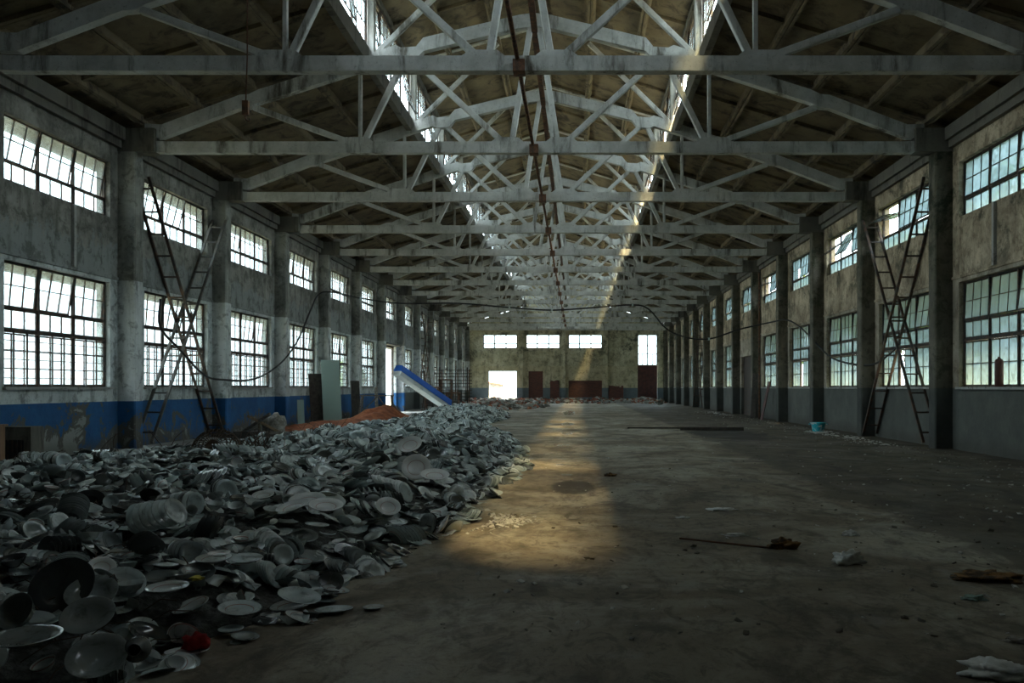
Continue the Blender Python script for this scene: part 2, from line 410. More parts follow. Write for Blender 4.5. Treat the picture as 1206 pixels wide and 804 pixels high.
for s in (-1, 1):   # unseen skin added over the panels to stop light leaking between them
    a_, b_ = 4.58, 12.2; mb = MB(); z = lambda r: roofz(r)+.225
    mb.add([(s*r_, y, z(r_)+h) for y in (Y0-.3, YE+.3) for h in (0, .04) for r_ in (a_, b_)], [(0,1,3,2),(4,6,7,5),(0,4,5,1),(2,3,7,6),(0,2,6,4),(1,5,7,3)]); mb.build('leak_skin', M['beam'], ceiling)
    mb = MB(); z = lambda r: 14.185-.3*r
    mb.add([(s*r_, y, z(r_)+h) for y in (5.1, YE+.3) for h in (0, .04) for r_ in (0, 4.95)], [(0,1,3,2),(4,6,7,5),(0,4,5,1),(2,3,7,6),(0,2,6,4),(1,5,7,3)]); mb.build('leak_skin', M['beam'], ceiling)
    mb = MB(); z = lambda r: roofz(r)+.225
    mb.add([(s*r_, y, z(r_)+h) for y in (Y0-.3, 5.25) for h in (0, .04) for r_ in (0, 4.6)], [(0,1,3,2),(4,6,7,5),(0,4,5,1),(2,3,7,6),(0,2,6,4),(1,5,7,3)]); mb.build('leak_skin', M['beam'], ceiling)
for s in (-1, 1):   # curbs and head beams of the roof monitor
    mb = MB(); x = s*4.55; mb.box(x-.09, x+.09, 5.3, YE, 10.35, 10.80); mb.box(x-.09, x+.09, 5.3, YE, 12.55, 12.74)
    mb.build('monitor_curb', M['beam'], ceiling)
mb = MB(); mb.box(-4.64, 4.64, 5.22, 5.38, 10.5, 12.75)
mb.add([(-4.64, 5.3, 12.75), (4.64, 5.3, 12.75), (0, 5.3, 14.1), (-4.64, 5.38, 12.75), (4.64, 5.38, 12.75), (0, 5.38, 14.1)], [(0,1,2),(5,4,3),(0,2,5,3),(1,4,5,2)])
mb.build('monitor_gable', M['beam'], ceiling)

# ------------------------------------------------------------------ windows
gm = {}
def pane_mesh(wd, ht, m, key):
    k = (round(wd, 3), round(ht, 3), key)
    if k not in gm: gm[k] = MB().box(-.003, .003, -wd/2, wd/2, -ht/2, ht/2).mesh('pane', m)
    return gm[k]
def bars(mb, W, H, cols, rows, t=.022, d=.03, edge=.035):
    """grid of glazing bars in the YZ plane, origin bottom-left"""
    for k in range(cols+1):
        e = edge if k in (0, cols) else t; y = min(max(W*k/cols, edge/2), W-edge/2); mb.box(-d/2, d/2, y-e/2, y+e/2, 0, H)
    for k in range(rows+1):
        e = edge if k in (0, rows) else t; z = min(max(H*k/rows, edge/2), H-edge/2); mb.box(-d/2+.001, d/2-.001, edge/2, W-edge/2, z-e/2, z+e/2)
mesh_cache = {}
def cached(key, fn):
    if key not in mesh_cache: mesh_cache[key] = fn()
    return mesh_cache[key]
def sash(parent, W, H, cols, rows, loc, tilt, glass, gkey, single, missing=()):
    """a steel sash (W along y, H up), pivoted at 60 percent of its height"""
    def mk():
        mb = MB(); bars(mb, W-.01, H-.01, cols, rows); mb.v = [(x, y-(W-.01)/2, z-H*.6) for x, y, z in mb.v]; return mb.mesh('sash', M['steel'])
    s = put('sash', cached(('sash', round(W,3), round(H,3), cols, rows), mk), parent, (loc[0], loc[1]+W/2, loc[2]+H*.6), (0, tilt, 0))
    pw, ph = W/cols-.012, H/rows-.012
    if single:
        for i in range(cols):
            for j in range(rows):
                if (i, j) in missing: continue
                put('pane', pane_mesh(pw, ph, glass, gkey), s, (0, W*(i+.5)/cols-W/2, H*(j+.5)/rows-H*.6), (0, 0, R(random.uniform(-1.2, 1.2))))
    else:
        def mk2():
            mb = MB()
            for i in range(cols):
                for j in range(rows):
                    y, z = W*(i+.5)/cols-W/2, H*(j+.5)/rows-H*.6; mb.box(-.003, .003, y-pw/2, y+pw/2, z-ph/2, z+ph/2)
            return mb.mesh('panes', glass)
        o = put('panes', cached(('panes', round(W,3), round(H,3), cols, rows, gkey), mk2), s); o['kind'] = 'stuff'
    return s
wn = [0]
def window_root(loc):
    wn[0] += 1; o = empty('window_%d' % wn[0], loc); o['kind'] = 'structure'; return o
def upper_window(xin, s, y0, near, tilts, glass, gkey, missing=None):
    W, H = 4.2, UW_T-UW_B; r = window_root((xin + s*.16, y0, UW_B))
    def fr():
        mb = MB(); mb.box(-.03, .03, 0, W, 0, .04); mb.box(-.03, .03, 0, W, H-.04, H)
        for k in range(4): y = min(max(W*k/3, .022), W-.022); mb.box(-.032, .032, y-.022, y+.022, 0, H)
        mb.box(-.03, .03, 0, W, H/3-.018, H/3+.018); return mb.mesh('frame', M['steel'])
    put('frame', cached('uf', fr), r)
    for k in range(3):
        sash(r, W/3-.05, H*2/3-.03, 3, 2, (0, W*k/3+.025, H/3+.02), s*tilts[k], glass, gkey, near, (missing or {}).get(k, ()))
        sash(r, W/3-.05, H/3-.05, 3, 1, (0, W*k/3+.025, .035), 0, glass, gkey, near)
    return r
def lower_window(xin, s, y0, near, tilts, glass, gkey, grille, missing=None):
    W, H = 4.2, LW_T-SILL; r = window_root((xin + s*.16, y0, SILL)); T = 1.24; u = (H-T)/3
    def fr():
        mb = MB(); mb.box(-.03, .03, 0, W, 0, .04); mb.box(-.03, .03, 0, W, H-.04, H); mb.box(-.045, .045, 0, W, T-.035, T+.035)
        mb.box(-.03, .03, 0, W, T+u-.018, T+u+.018)
        for k in range(4): y = min(max(W*k/3, .03), W-.03); mb.box(-.04, .04, y-.03, y+.03, 0, H)
        return mb.mesh('frame', M['steel'])
    put('frame', cached('lf', fr), r)
    for k in range(3):
        mi = (missing or {}).get(k, ())
        sash(r, W/3-.06, 2*u-.04, 3, 2, (0, W*k/3+.03, T+u+.02), s*tilts[k], glass, gkey, near, mi)
        sash(r, W/3-.06, u-.05, 3, 1, (0, W*k/3+.03, T+.04), 0, glass, gkey, near)
        sash(r, W/3-.06, T-.07, 3, 3 if grille else 2, (0, W*k/3+.03, .035), 0, glass, gkey, near, [(a, b-5) for a, b in mi if b >= 5])
    if grille:
        def gr():
            mb = MB()
            for k in range(1, 6): z = T*k/6; mb.box(-s*.06-.008, -s*.06+.008, .02, W-.02, z-.008, z+.008)
            for k in range(1, 9):
                if k % 3: y = W*k/9; mb.box(-s*.06-.012, -s*.06+.012, y-.02, y+.02, .0, T)
            return mb.mesh('window_grille', M['steel'])
        put('grille', cached(('gr', s), gr), r)
    def sl():
        mb = MB(); a, b = sorted((s*.05, -s*.24)); mb.box(a, b, -.06, W+.06, -.05, .012); return mb.mesh('sill', M['sill'])
    put('sill', cached(('sl', s), sl), r)
    return r
for i in range(OPEN0, 16):
    near = i < OPEN0+5; y0 = COLS[i]+1.2
    rr = lambda a: R(random.choice([0, 0, a, a*.8, random.uniform(0, a)]))
    tl = [R(-11), R(-10), R(-9)] if i == 3 else ([R(-10), R(-13), 0] if i == 4 else [rr(-8) for _ in range(3)])
    upper_window(WL, -1, y0, near, tl, M['glass_l'], 'l', {0: [(0, 0)]} if i == 6 else None)
    if i != DOOR_BAY_L:
        tl = [R(-5), R(-9), R(-5)] if i == 3 else ([R(-4), R(-10), 0] if i == 4 else [rr(-7) for _ in range(3)])
        lower_window(WL, -1, y0, near, tl, M['glass_l'], 'l', True, {2: [(0, 5), (0, 6)]} if i == 3 else None)
    tl = {3: [R(6), R(3), R(2)], 4: [R(6), R(4), R(78)], 5: [R(8), R(30), R(55)], 7: [0, R(10), R(72)]}.get(i, [rr(7) for _ in range(3)])
    upper_window(WR, 1, y0, near, tl, M['glass_r'], 'r', {2: [(0, 0)]} if i == 6 else None)
    if i != DOOR_BAY_R:
        lower_window(WR, 1, y0, near, [R(7), R(4), R(3)] if i < 5 else [rr(6) for _ in range(3)], M['glass_r'], 'r', False,
                     {1: [(2, 5), (2, 6)], 0: [(0, 1)]} if i in (4, 6) else None)
# roof monitor windows
for i in range(OPEN0-2, 16):
    near = OPEN0 <= i < OPEN0+3
    for s in (-1, 1):
        r = window_root((CX+s*4.55, COLS[i]+.12, 10.80)); W, H = 5.76, 1.75
        def fr():
            mb = MB(); mb.box(-.03, .03, 0, W, 0, .05); mb.box(-.03, .03, 0, W, H-.05, H)
            for k in range(5): y = min(max(W*k/4, .025), W-.025); mb.box(-.03, .03, y-.025, y+.025, 0, H)
            return mb.mesh('frame', M['steel'])
        put('frame', cached('mf', fr), r)
        for k in range(4):
            mis = [(random.randrange(3), random.randrange(3))] if random.random() < .45 else []
            sash(r, W/4-.06, H-.12, 3, 3, (0, W*k/4+.03, .06), s*R(random.choice([0, 0, 4, 7, 14])), M['glass_c'], 'c', near, mis)
# end wall windows
for hx0, hx1, hz0, hz1 in holes[:4]:
    wn[0] += 1; mb = MB(); cx_ = hx0; cw = hx1-hx0; ch = hz1-hz0; tall = ch > 2
    r = empty('window_%d' % wn[0], (hx0, YE+.15, hz0)); r['kind'] = 'structure'
    nc = 2 if tall else 3
    xs = [cw*k/nc for k in range(nc+1)]; zs = [0, ch*.37, ch*.64, ch] if tall else [0, ch*.34, ch]
    for x in xs: x = min(max(x, .035), cw-.035); mb.box(x-.06, x+.06, -.03, .03, 0, ch)
    for z in zs: z = min(max(z, .025), ch-.025); mb.box(0, cw, -.028, .028, z-.045, z+.045)
    if tall:
        for x in (cw*.25, cw*.75): mb.box(x-.04, x+.04, -.03, .03, 0, ch*.37)
    mb.build('frame', M['steel'], r)
    for a, b in zip(xs[:-1], xs[1:]):
        for c, d in zip(zs[:-1], zs[1:]):
            put('pane', MB().box(a+.03, b-.03, -.003, .003, c+.02, d-.02).mesh('pane', M['glass_c']), r)

# ------------------------------------------------------------------ columns
ORD = ['nearest', 'second', 'third', 'fourth', 'fifth', 'sixth', 'seventh', 'eighth', 'ninth', 'tenth', 'eleventh', 'twelfth', 'thirteenth', 'fourteenth']
def col_meshes(s, m):
    mb = MB(); w_, d = .225, .47; a = -s*d     # projects from wall (x=0) towards the hall
    x0, x1 = sorted((0, a)); c = .035
    ins = a + s*c
    p = [(0, -w_), (ins, -w_), (a, -w_+c), (a, w_-c), (ins, w_), (0, w_)]
    n = len(p); H = 8.05
    mb.add([(x, y, z) for z in (0, H) for x, y in p], [(i, (i+1) % n, n+(i+1) % n, n+i) for i in range(n)] + [tuple(range(n, 2*n))])
    shaft = mb.mesh('shaft', m)
    mb = MB(); x0, x1 = sorted((0, -s*.98)); mb.box(x0, x1, -.24, .24, 7.97, 8.60)
    return shaft, mb.mesh('capital', M['beam'])
for side, x, s, m in (('left', WL, -1, M['col_left']), ('right', WR, 1, M['col_right'])):
    sh, cp = col_meshes(s, m)
    for k in range(13):
        c = empty('concrete_column', (x, COLS[k+4] , 0)); put('shaft', sh, c); put('capital', cp, c)
        desc = ('pale concrete column with a blue painted foot' if side == 'left' else 'dark mossy concrete column with a grey foot')
        which = 'nearest the camera' if k == 0 else ('in the far corner' if k == 12 else '%s from the camera' % ORD[k])
        tag(c, '%s on the %s wall, %s' % (desc, side, which), 'column', 'columns along the %s wall' % side)

# ------------------------------------------------------------------ roof trusses
def poly_rafter(mb, pts, w_, h_):
    """pts = underside (x,z) line; a beam of height h_ above it"""
    n = len(pts); vs = []
    for y in (-w_/2, w_/2):
        vs += [(x, y, z) for x, z in pts] + [(x, y, z+h_) for x, z in pts]
    fs = []
    for i in range(n-1):
        fs += [(i, i+1, n+i+1, n+i), (2*n+i, 3*n+i, 3*n+i+1, 2*n+i+1), (i, 2*n+i, 2*n+i+1, i+1), (n+i, n+i+1, 3*n+i+1, 3*n+i)]
    fs += [(0, n, 3*n, 2*n), (n-1, 3*n-1, 4*n-1, 2*n-1)]
    mb.add(vs, fs)
def make_truss():
    r = empty('roof_truss', (CX, 17.3, 7.97)); m = M['truss']; z0 = 7.97
    mb = MB(); hw = 10.62; n = 9
    poly_rafter(mb, [(-hw+.2, 0.02), (-9.9, 0)] + [(x, 0) for x in np.linspace(-8, 8, 7)] + [(9.9, 0), (hw-.2, .02)], .24, .30); mb.build('bottom_chord', m, r)
    for s in (-1, 1):
        mb = MB(); poly_rafter(mb, [(s*10.5, .42), (s*10.05, .40), (s*7.95, 1.20), (s*7.7, 1.22), (s*7.45, 1.34), (s*5.0, 2.12), (s*4.3, 2.36), (s*3.75, 2.54), (s*3.6, 2.47), (s*3.2, 2.50), (s*3.0, 2.74), (s*.4, 3.36), (0, 3.40)], .22, .36)
        mb.build('rafter', m, r)
        def br(a, b, nm='diagonal', w_=.15, h_=.15): MB().beam((s*a[0], 0, a[1]), (s*b[0], 0, b[1]), w_, h_, (0,1,0), .015).build(nm, m, r)
        br((.62, .3), (.12, 3.4), 'inner_post'); br((.85, .3), (3.3, 2.55)); br((3.55, 2.5), (4.62, .3)); br((4.72, .3), (4.72, 2.2), 'post', .10, .10)
        br((5.0, .3), (7.6, 1.25))
        # monitor frame above the rafters
        br((4.42, 2.5), (4.42, 4.78), 'monitor_post', .2, .2)
        br((4.36, 2.62), (1.55, 5.38), 'monitor_brace', .14, .14)
        mb = MB(); poly_rafter(mb, [(s*4.52, 4.66), (s*.0, 5.98)], .18, .2); mb.build('monitor_rafter', m, r)
        for x0, x1 in ((.45, 1.0), (4.5, 5.15)):      # cast joint lumps on the chord
            mb = MB(); mb.add([(s*x, y, z) for y in (-.11, .11) for x, z in ((x0-.16, .29), (x0, .42), (x1, .42), (x1+.18, .29))], [(0,1,2,3),(7,6,5,4),(0,4,5,1),(1,5,6,2),(2,6,7,3)])
            mb.build('joint_block', m, r)
    # rusty bracket that carries the service pipe
    mb = MB(); mb.box(-.14, .10, -.17, .17, -.02, .22); mb.build('bracket', M['rust'], r)
    return r
tr0 = make_truss(); note_kids()
for k in range(13):
    t_ = tr0 if k == 0 else copy_tree(tr0); t_.location.y = 17.3 + 6*k + (0 if k else 0)
    which = 'nearest the camera, highest in the photo' if k == 0 else ('farthest from the camera, before the end wall' if k == 12 else '%s from the camera' % ORD[k])
    tag(t_, 'weathered grey concrete roof truss spanning the hall, %s' % which, 'truss', 'roof trusses across the hall')
tag(MB().tube([(CX-.05, 14, 8.2), (CX-.05, YE-.3, 8.2)], .045, 8).build('service_pipe', M['rust']), 'thin rusty brown pipe running along the hall through the truss bottom chords', 'pipe')
tag(MB().box(CX-.08, CX+.08, 17.3, YE-.1, 11.22, 11.34).build('ridge_tie', M['rust']), 'rust brown tie beam under the truss peaks along the hall', 'beam')
mb = MB(); mb.box(CX-10.7, CX+11.1, YE-.35, YE-.02, 7.95, 8.5); mb.box(CX-10.7, CX+11.1, YE-.55, YE-.35, 8.1, 8.35); S('trim_5', mb, M['truss'])
mb = MB()
for x in (613.5, 663.5, 713): mb.box(px(x-2.6), px(x+2.6), YE-.28, YE+.02, 0, 7.95)
S('trim_6', mb, M['wall_end'])
for k, (x, y) in enumerate(((WL+.04, 21.0), (WR-.04, 20.7))): S('trim_%d' % (8+k), MB().box(x-.04, x+.04, y-.05, y+.05, LW_T+.17, UW_B-.02), M['sill'])

# ------------------------------------------------------------------ cross braces (ladder-like steel members)
def ladder_member(parent, xa, xb, p0, p1, m):
    """two rails at x = xa, xb from (y,z)=p0 to p1, with battens"""
    for x in (xa, xb): MB().beam((x, p0[0], p0[1]), (x, p1[0], p1[1]), .055, .075, (1,0,0)).build('rail', m, parent)
    L = math.hypot(p1[0]-p0[0], p1[1]-p0[1]); n = int(L/.66)
    me = cached(('rung', round(xb-xa, 2), m.name), lambda: MB().box(0, xb-xa, -.03, .03, -.022, .022).mesh('rung', m))
    for k in range(n):
        f = (k+.5)/n; put('rung', me, parent, (xa, p0[0]+(p1[0]-p0[0])*f, p0[1]+(p1[1]-p0[1])*f))
def cross_brace(side, x0, x1, yc, label, near):
    r = empty('cross_brace', (0, 0, 0))
    ladder_member(r, x0, x1, (yc+.45, 7.45), (yc+5.45, .12), M['brace'])
    ladder_member(r, x0+.03, x1+.03, (yc+5.6, 7.25), (yc+.55, .12), M['brace2'] if side == 'left' and near else M['brace'])
    for x in (x0-.005, x1+.035):
        mb = MB()
        mb.add([(x+e, y, z) for e in (-.006, .006) for y, z in ((yc+2.9, 3.78), (yc+3.03, 3.55), (yc+3.16, 3.78), (yc+3.03, 4.0))], [(0,1,2,3),(7,6,5,4),(0,4,5,1),(1,5,6,2),(2,6,7,3),(3,7,4,0)])
        mb.build('centre_plate', M['brace'], r)
    tag(r, label, 'brace', 'ladder-shaped steel cross braces')
cross_brace('left', WL+.06, WL+.50, 23.3, 'tall rusty ladder-like steel cross brace before the second left window', True)
cross_brace('right', WR-.50, WR-.06, 23.3, 'dark rusty ladder-like steel cross brace before the second right window', True)
cross_brace('left', WL+.06, WL+.50, 65.3, 'far dark ladder-like cross brace on the left wall beyond the blue beam', False)
cross_brace('right', WR-.50, WR-.06, 65.3, 'far dark ladder-like cross brace on the right wall near the end wall', False)

# ------------------------------------------------------------------ cable
def spline(pts, n=8):
    out = []; P_ = [Vector(p) for p in pts]; P_ = [P_[0]*2-P_[1]] + P_ + [P_[-1]*2-P_[-2]]
    for i in range(1, len(P_)-2):
        a, b, c, d = P_[i-1:i+3]
        for k in range(n):
            t_ = k/n; out.append(.5*((2*b)+(c-a)*t_+(2*a-5*b+4*c-d)*t_*t_+(3*b-a-3*c+d)*t_**3))
    out.append(P_[-2]); return out
def at(x, y, Y): return Vector(((x-679)*Y/1014, Y, CAMZ+(456-y)*Y/1014))
cab = [at(189, 352, 24.3), at(189, 385, 24.3), at(212, 412, 25.3), at(240, 441, 27.0), at(262, 447, 28.3), at(300, 446, 31.2), at(330, 428, 33.6), at(350, 402, 35.8), at(366, 365, 38.3), at(376, 346, 40.6),
       at(392, 344, 41.0), at(425, 351, 41), at(470, 357, 41), at(540, 357, 41), at(600, 362, 41), at(650, 365, 41), at(700, 362, 41), at(745, 359, 41), at(764, 364, 41), at(785, 387, 41), at(808, 397, 41), at(835, 399, 41), at(870, 388, 41),
       at(905, 380, 41), at(928, 377, 39.6), at(950, 392, 36.5), at(975, 418, 33.4), at(1000, 428, 30.7), at(1028, 429, 28.3), at(1050, 415, 26.8), at(1060, 404, 26.2)]
cable = MB().tube(spline(cab, 5), .036, 6).build('hanging_cable', M['rubber'])
tag(cable, 'thick black cable looping low along both walls and strung across the hall', 'cable')
for x in (424, 578, 645, 746, 835):
    i = min(range(len(cab)), key=lambda k: abs(cab[k].y-41)*50 + abs(679+cab[k].x*1014/41 - x)); p = cab[i]
    MB().lathe([(0, -.07), (.06, -.06), (.05, 0), (.065, .06), (0, .07)], 8, M=Matrix.Translation(p)).build('insulator', P['plain'], cable)
t_ = MB(); t_.tube([(-6.5, 17.0, 9.55), (-6.5, 17.0, 8.2), (-6.53, 17.0, 7.3)], .014, 5); 
hook = t_.build('hanging_chain', M['rust']); tag(hook, 'rusty chain with a hook block hanging from the roof at upper left', 'chain')
mb = MB(); mb.box(-.06, .06, -.05, .05, -.18, .10, Matrix.Translation((-6.53, 17.0, 7.2))); mb.tube(spline([(-6.53, 17, 7.05), (-6.53, 17, 6.95), (-6.47, 17, 6.9), (-6.45, 17, 6.96)], 4), .018, 6); mb.build('hook_block', M['rust'], hook)

#INSERT_OBJECTS
# ------------------------------------------------------------------ end wall doors and infills
t = NT('brick_infill'); br = t.n('TexBrick', Vector=t.n('CombineXYZ', X=t.sep(t.pos)[0], Y=t.sep(t.pos)[2], Z=0.0).outputs[0], Color1=(.15,.045,.03,1), Color2=(.085,.03,.022,1), Mortar=(.10,.085,.07,1), Scale=1.0, Brick__Width=.24, Row__Height=.075, Mortar__Size=.008)
M['brick'] = t.set(br.outputs[0], .9, br.outputs[1], .5, .01)
t = NT('red_gate_paint'); f = t.noise(t.pos, 3, 6, .7); M['gate'] = t.set(t.mix(t.sm(f, .4, .6), (.055,.018,.014), (.10,.03,.022)), .6)
def wallbox(name, x0, x1, z0, z1, y=YE+.1, th=.14, m='brick', jag=0):
    mb = MB(); n = 7 if jag else 1
    for k in range(n):
        a, b = x0+(x1-x0)*k/n, x0+(x1-x0)*(k+1)/n; mb.box(a, b, y, y+th, z0, z1 - (random.choice([0, .075, .15, .3, .45])*jag if 0 < k < n-1 or jag < 1 else 0))
    return S(name, mb, M[m])
wallbox('wall_infill', holes[6][0], holes[6][1], 0, holes[6][3])
wallbox('wall_infill', holes[7][0], holes[7][1], holes[7][2], holes[7][3]-.0, jag=0)
wallbox('wall_patch', px(648), px(658.5), 0, pz(447.5), y=YE-.12, th=.2, jag=.3)
wallbox('wall_patch', px(717), px(734), 0, pz(454), y=YE-.25, th=.3, jag=.4)
g = empty('door_1', (holes[5][0], YE+.12, 0)); g['kind'] = 'structure'; gw = holes[5][1]-holes[5][0]; gh = holes[5][3]
for k in range(2):
    x0, x1 = gw*k/2+.01-.05*k, gw*(k+1)/2-.01; lf = MB().box(x0, x1, -.02+.045*k, .02+.045*k, .0, gh-.0).build('door_leaf', M['gate'], g)
    mb = MB()
    for z in (.08, gh*.33, gh*.66, gh-.1): mb.box(x0+.02, x1-.02, -.05, -.02, z-.04, z+.04)
    for x in (x0+.05, x1-.05): mb.box(x-.04, x+.04, -.051, -.02, .06, gh-.06)
    mb.build('leaf_frame', M['gate'], lf)
g = empty('door_2', (WR+.18, COLS[DOOR_BAY_R]+2.0, 0)); g['kind'] = 'structure'
for k in range(2): MB().box(-.03+.02*k, .03+.02*k, -.12+1.75*k, 1.66+1.75*k, -.0, 3.5).build('door_leaf', M['steel'], g)
g = empty('door_3', (WL-.16, COLS[DOOR_BAY_L]+1.5, 0)); g['kind'] = 'structure'
mb = MB(); mb.box(-.06, .06, 0, .08, 0, 4.4); mb.box(-.06, .06, 3.5, 3.58, 0, 4.4); mb.box(-.06, .06, 0, 3.58, 4.3, 4.4); mb.build('door_frame', M['steel'], g)
MB().box(.02, .5, -.2, 3.9, 4.42, 4.5).build('canopy', M['beam'], g)
mb = MB(); hx0, hx1, _, hz = holes[4]; mb.box(hx0, hx0+.07, YE+.1, YE+.2, 0, hz); mb.box(hx1-.07, hx1, YE+.1, YE+.2, 0, hz); mb.box((hx0+hx1)/2-.03, (hx0+hx1)/2+.03, YE+.12, YE+.18, 1.2, hz); S('door_4', mb, M['steel'])

# ------------------------------------------------------------------ outside
t = NT('leaves'); f = t.noise(t.pos, 1.2, 3); M['leaf'] = t.set(t.mix(t.sm(f, .4, .6), (.045,.11,.02), (.12,.21,.04)), .6)
t.b.inputs['Subsurface Weight'].default_value = 0
M['bark'] = m_concrete('bark', (.10,.075,.05), (.16,.12,.08), (.05,.04,.03), 3)
def leaf_crown(name, rx, rz, n, seed, size=.16):
    g_ = np.random.default_rng(seed); vs = []; fs = []
    blobs = [(g_.uniform(-.6, .6)*rx, g_.uniform(-.6, .6)*rx, g_.uniform(-.55, .6)*rz, g_.uniform(.35, .55)) for _ in range(11)]
    for k in range(n):
        b = blobs[k % 11]; d = g_.normal(size=3); d /= np.linalg.norm(d); q = np.array(b[:3]) + d*np.array([rx, rx, rz])*b[3]*g_.uniform(.6, 1)
        u = g_.normal(size=3); u /= np.linalg.norm(u); v = np.cross(u, g_.normal(size=3)); v /= np.linalg.norm(v); s = size*g_.uniform(.6, 1.3)
        i = len(vs); vs += [tuple(q-u*s), tuple(q+v*s*.45), tuple(q+u*s), tuple(q-v*s*.45)]; fs.append((i, i+1, i+2, i+3))
    me = bpy.data.meshes.new(name); me.from_pydata(vs, [], fs); me.materials.append(M['leaf']); return me
crowns = [leaf_crown('leaf_crown', 2.6, 2.3, 5200, 5), leaf_crown('leaf_crown_b', 2.3, 2.7, 5200, 6)]
def tree(x, y, h, k, label):
    r = empty('tree', (x, y, -.26)); mb = MB(); mb.tube([(0,0,0), (.1,.05,h*.3), (-.05,.1,h*.6), (.05,0,h*.85)], [.2,.16,.12,.04], 8)
    for a in range(5): t_ = a*1.3; mb.tube([(0,.08,h*(.38+.07*a)), (math.cos(t_)*.9, math.sin(t_)*.9, h*(.52+.07*a))], [.08,.03], 6)
    mb.build('trunk', M['bark'], r)
    c = put('foliage', crowns[k % 2], r, (0, 0, h*.66), (0, 0, k*1.1)); c.scale = (1, 1.15, h/8); c['kind'] = 'stuff'
    tag(r, label, 'tree', 'leafy trees outside the right wall')
for k, (x, y, h) in enumerate([(14.8, 20, 8.2), (15.2, 25.6, 9.3), (14.6, 31, 8.4), (15.6, 37, 9.0), (14.8, 44, 8.8), (15.4, 52, 9.2), (14.9, 61, 8.6), (15.5, 71, 9.1)]):
    tree(x, y, h, k, 'leafy green tree outside the right windows, %s from the camera' % ('nearest' if k == 0 else ORD[k]))
t_ = empty('bush', (-15.4, 58.6, -.26)); c = put('foliage', leaf_crown('bush_leaves', 1.1, 1.9, 2600, 9, .13), t_, (0, 0, 1.9)); c['kind'] = 'stuff'
MB().tube([(0,0,0),(.1,0,1.2),(0,.1,2.4)], [.07,.05,.03], 6).build('stem', M['bark'], t_)
tag(t_, 'sunlit green bush outside the open left doorway', 'bush')
t_ = empty('shed', (px(580), 104, -.26)); MB().box(-1.6, .1, 0, 3, 0, 2.6).build('wall', M['sill'], t_)
mb = MB(); mb.add([(-1.9,-.4,2.55),(.5,-.4,2.15),(.5,3.3,2.15),(-1.9,3.3,2.55),(-1.9,-.4,2.65),(.5,-.4,2.25),(.5,3.3,2.25),(-1.9,3.3,2.65)], [(3,2,1,0),(4,5,6,7),(0,1,5,4),(1,2,6,5),(2,3,7,6),(3,0,4,7)])
t = NT('red_roof'); M['redroof'] = t.set((.30,.06,.035), .7); mb.build('roof', M['redroof'], t_)
tag(t_, 'small shed with a red roof seen through the far open doorway', 'shed')

# ------------------------------------------------------------------ materials for loose things
M['wood'] = None
t = NT('old_wood'); f = t.noise(t.scl(t.objc(), (1, 12, 12)), 2.2, 6, .7); M['wood'] = t.set(t.mix(t.sm(f, .35, .65), (.13,.085,.05), (.27,.20,.13)), .8, f, .3, .01)
t = NT('grey_timber'); f = t.noise(t.scl(t.objc(), (2, 9, 9)), 2, 6, .7); M['timber'] = t.set(t.mix(t.sm(f, .35, .65), (.10,.09,.075), (.24,.22,.19)), .85)
t = NT('dark_timber'); f = t.noise(t.objc(), 6, 6, .7); M['darkwood'] = t.set(t.mix(t.sm(f, .35, .65), (.025,.02,.016), (.06,.05,.04)), .8)
t = NT('cabinet_veneer'); f = t.noise(t.scl(t.objc(), (9, 9, 1)), 2, 5); M['veneer'] = t.set(t.mix(t.sm(f, .35, .65), (.19,.10,.05), (.28,.16,.085)), .6)
t = NT('wicker'); f = t.noise(t.objc(), 12, 4); M['wicker'] = t.set(t.mix(f, (.035,.022,.014), (.11,.07,.04)), .8)
t = NT('red_earth'); f = t.noise(t.pos, 3, 8, .75); M['earth'] = t.set(t.mix(t.sm(f, .38, .66), (.20,.055,.02), (.42,.13,.05)), .95, f, .8, .06)
t = NT('blue_sheet'); f = t.noise(t.objc(), 3, 5); M['blue'] = t.set(t.mix(t.sm(f,.5,.8), (.015,.13,.62), (.03,.17,.55)), .4)
t = NT('white_sheet'); f = t.noise(t.objc(), 3, 5); M['whitep'] = t.set(t.mix(t.sm(f,.5,.8), (.72,.75,.74), (.45,.46,.43)), .6)
t = NT('turquoise_plastic'); f = t.noise(t.objc(), 7, 2, .5, .5); M['turq'] = t.set(t.mix(t.sm(f,.56,.60), (.04,.62,.74), (.85,.95,.95)), .35)
t = NT('paper'); f = t.noise(t.objc(), 12, 5); M['paper'] = t.set(t.mix(t.sm(f,.4,.7), (.82,.83,.80), (.60,.6,.56)), .9, f, .5, .02)
t = NT('brown_cloth'); f = t.noise(t.objc(), 9, 6, .7); M['brown'] = t.set(t.mix(t.sm(f,.4,.65), (.05,.03,.015), (.28,.15,.05)), .95, f, .6, .02)
t = NT('red_cloth'); f = t.noise(t.objc(), 20, 5); M['redc'] = t.set(t.mix(t.sm(f,.4,.65), (.35,.012,.012), (.55,.03,.025)), .8, f, .6, .01)
t = NT('green_glass_sheet'); M['sheet'] = t.set((.30,.42,.37), .25)
t = NT('chalk_stone'); f = t.noise(t.objc(), 9, 6); M['stone'] = t.set(t.mix(t.sm(f,.4,.65), (.22,.20,.17), (.42,.40,.36)), .9, f, .5, .02)
t = NT('yellow_rag'); M['yellow'] = t.set((.5,.42,.05), .8)

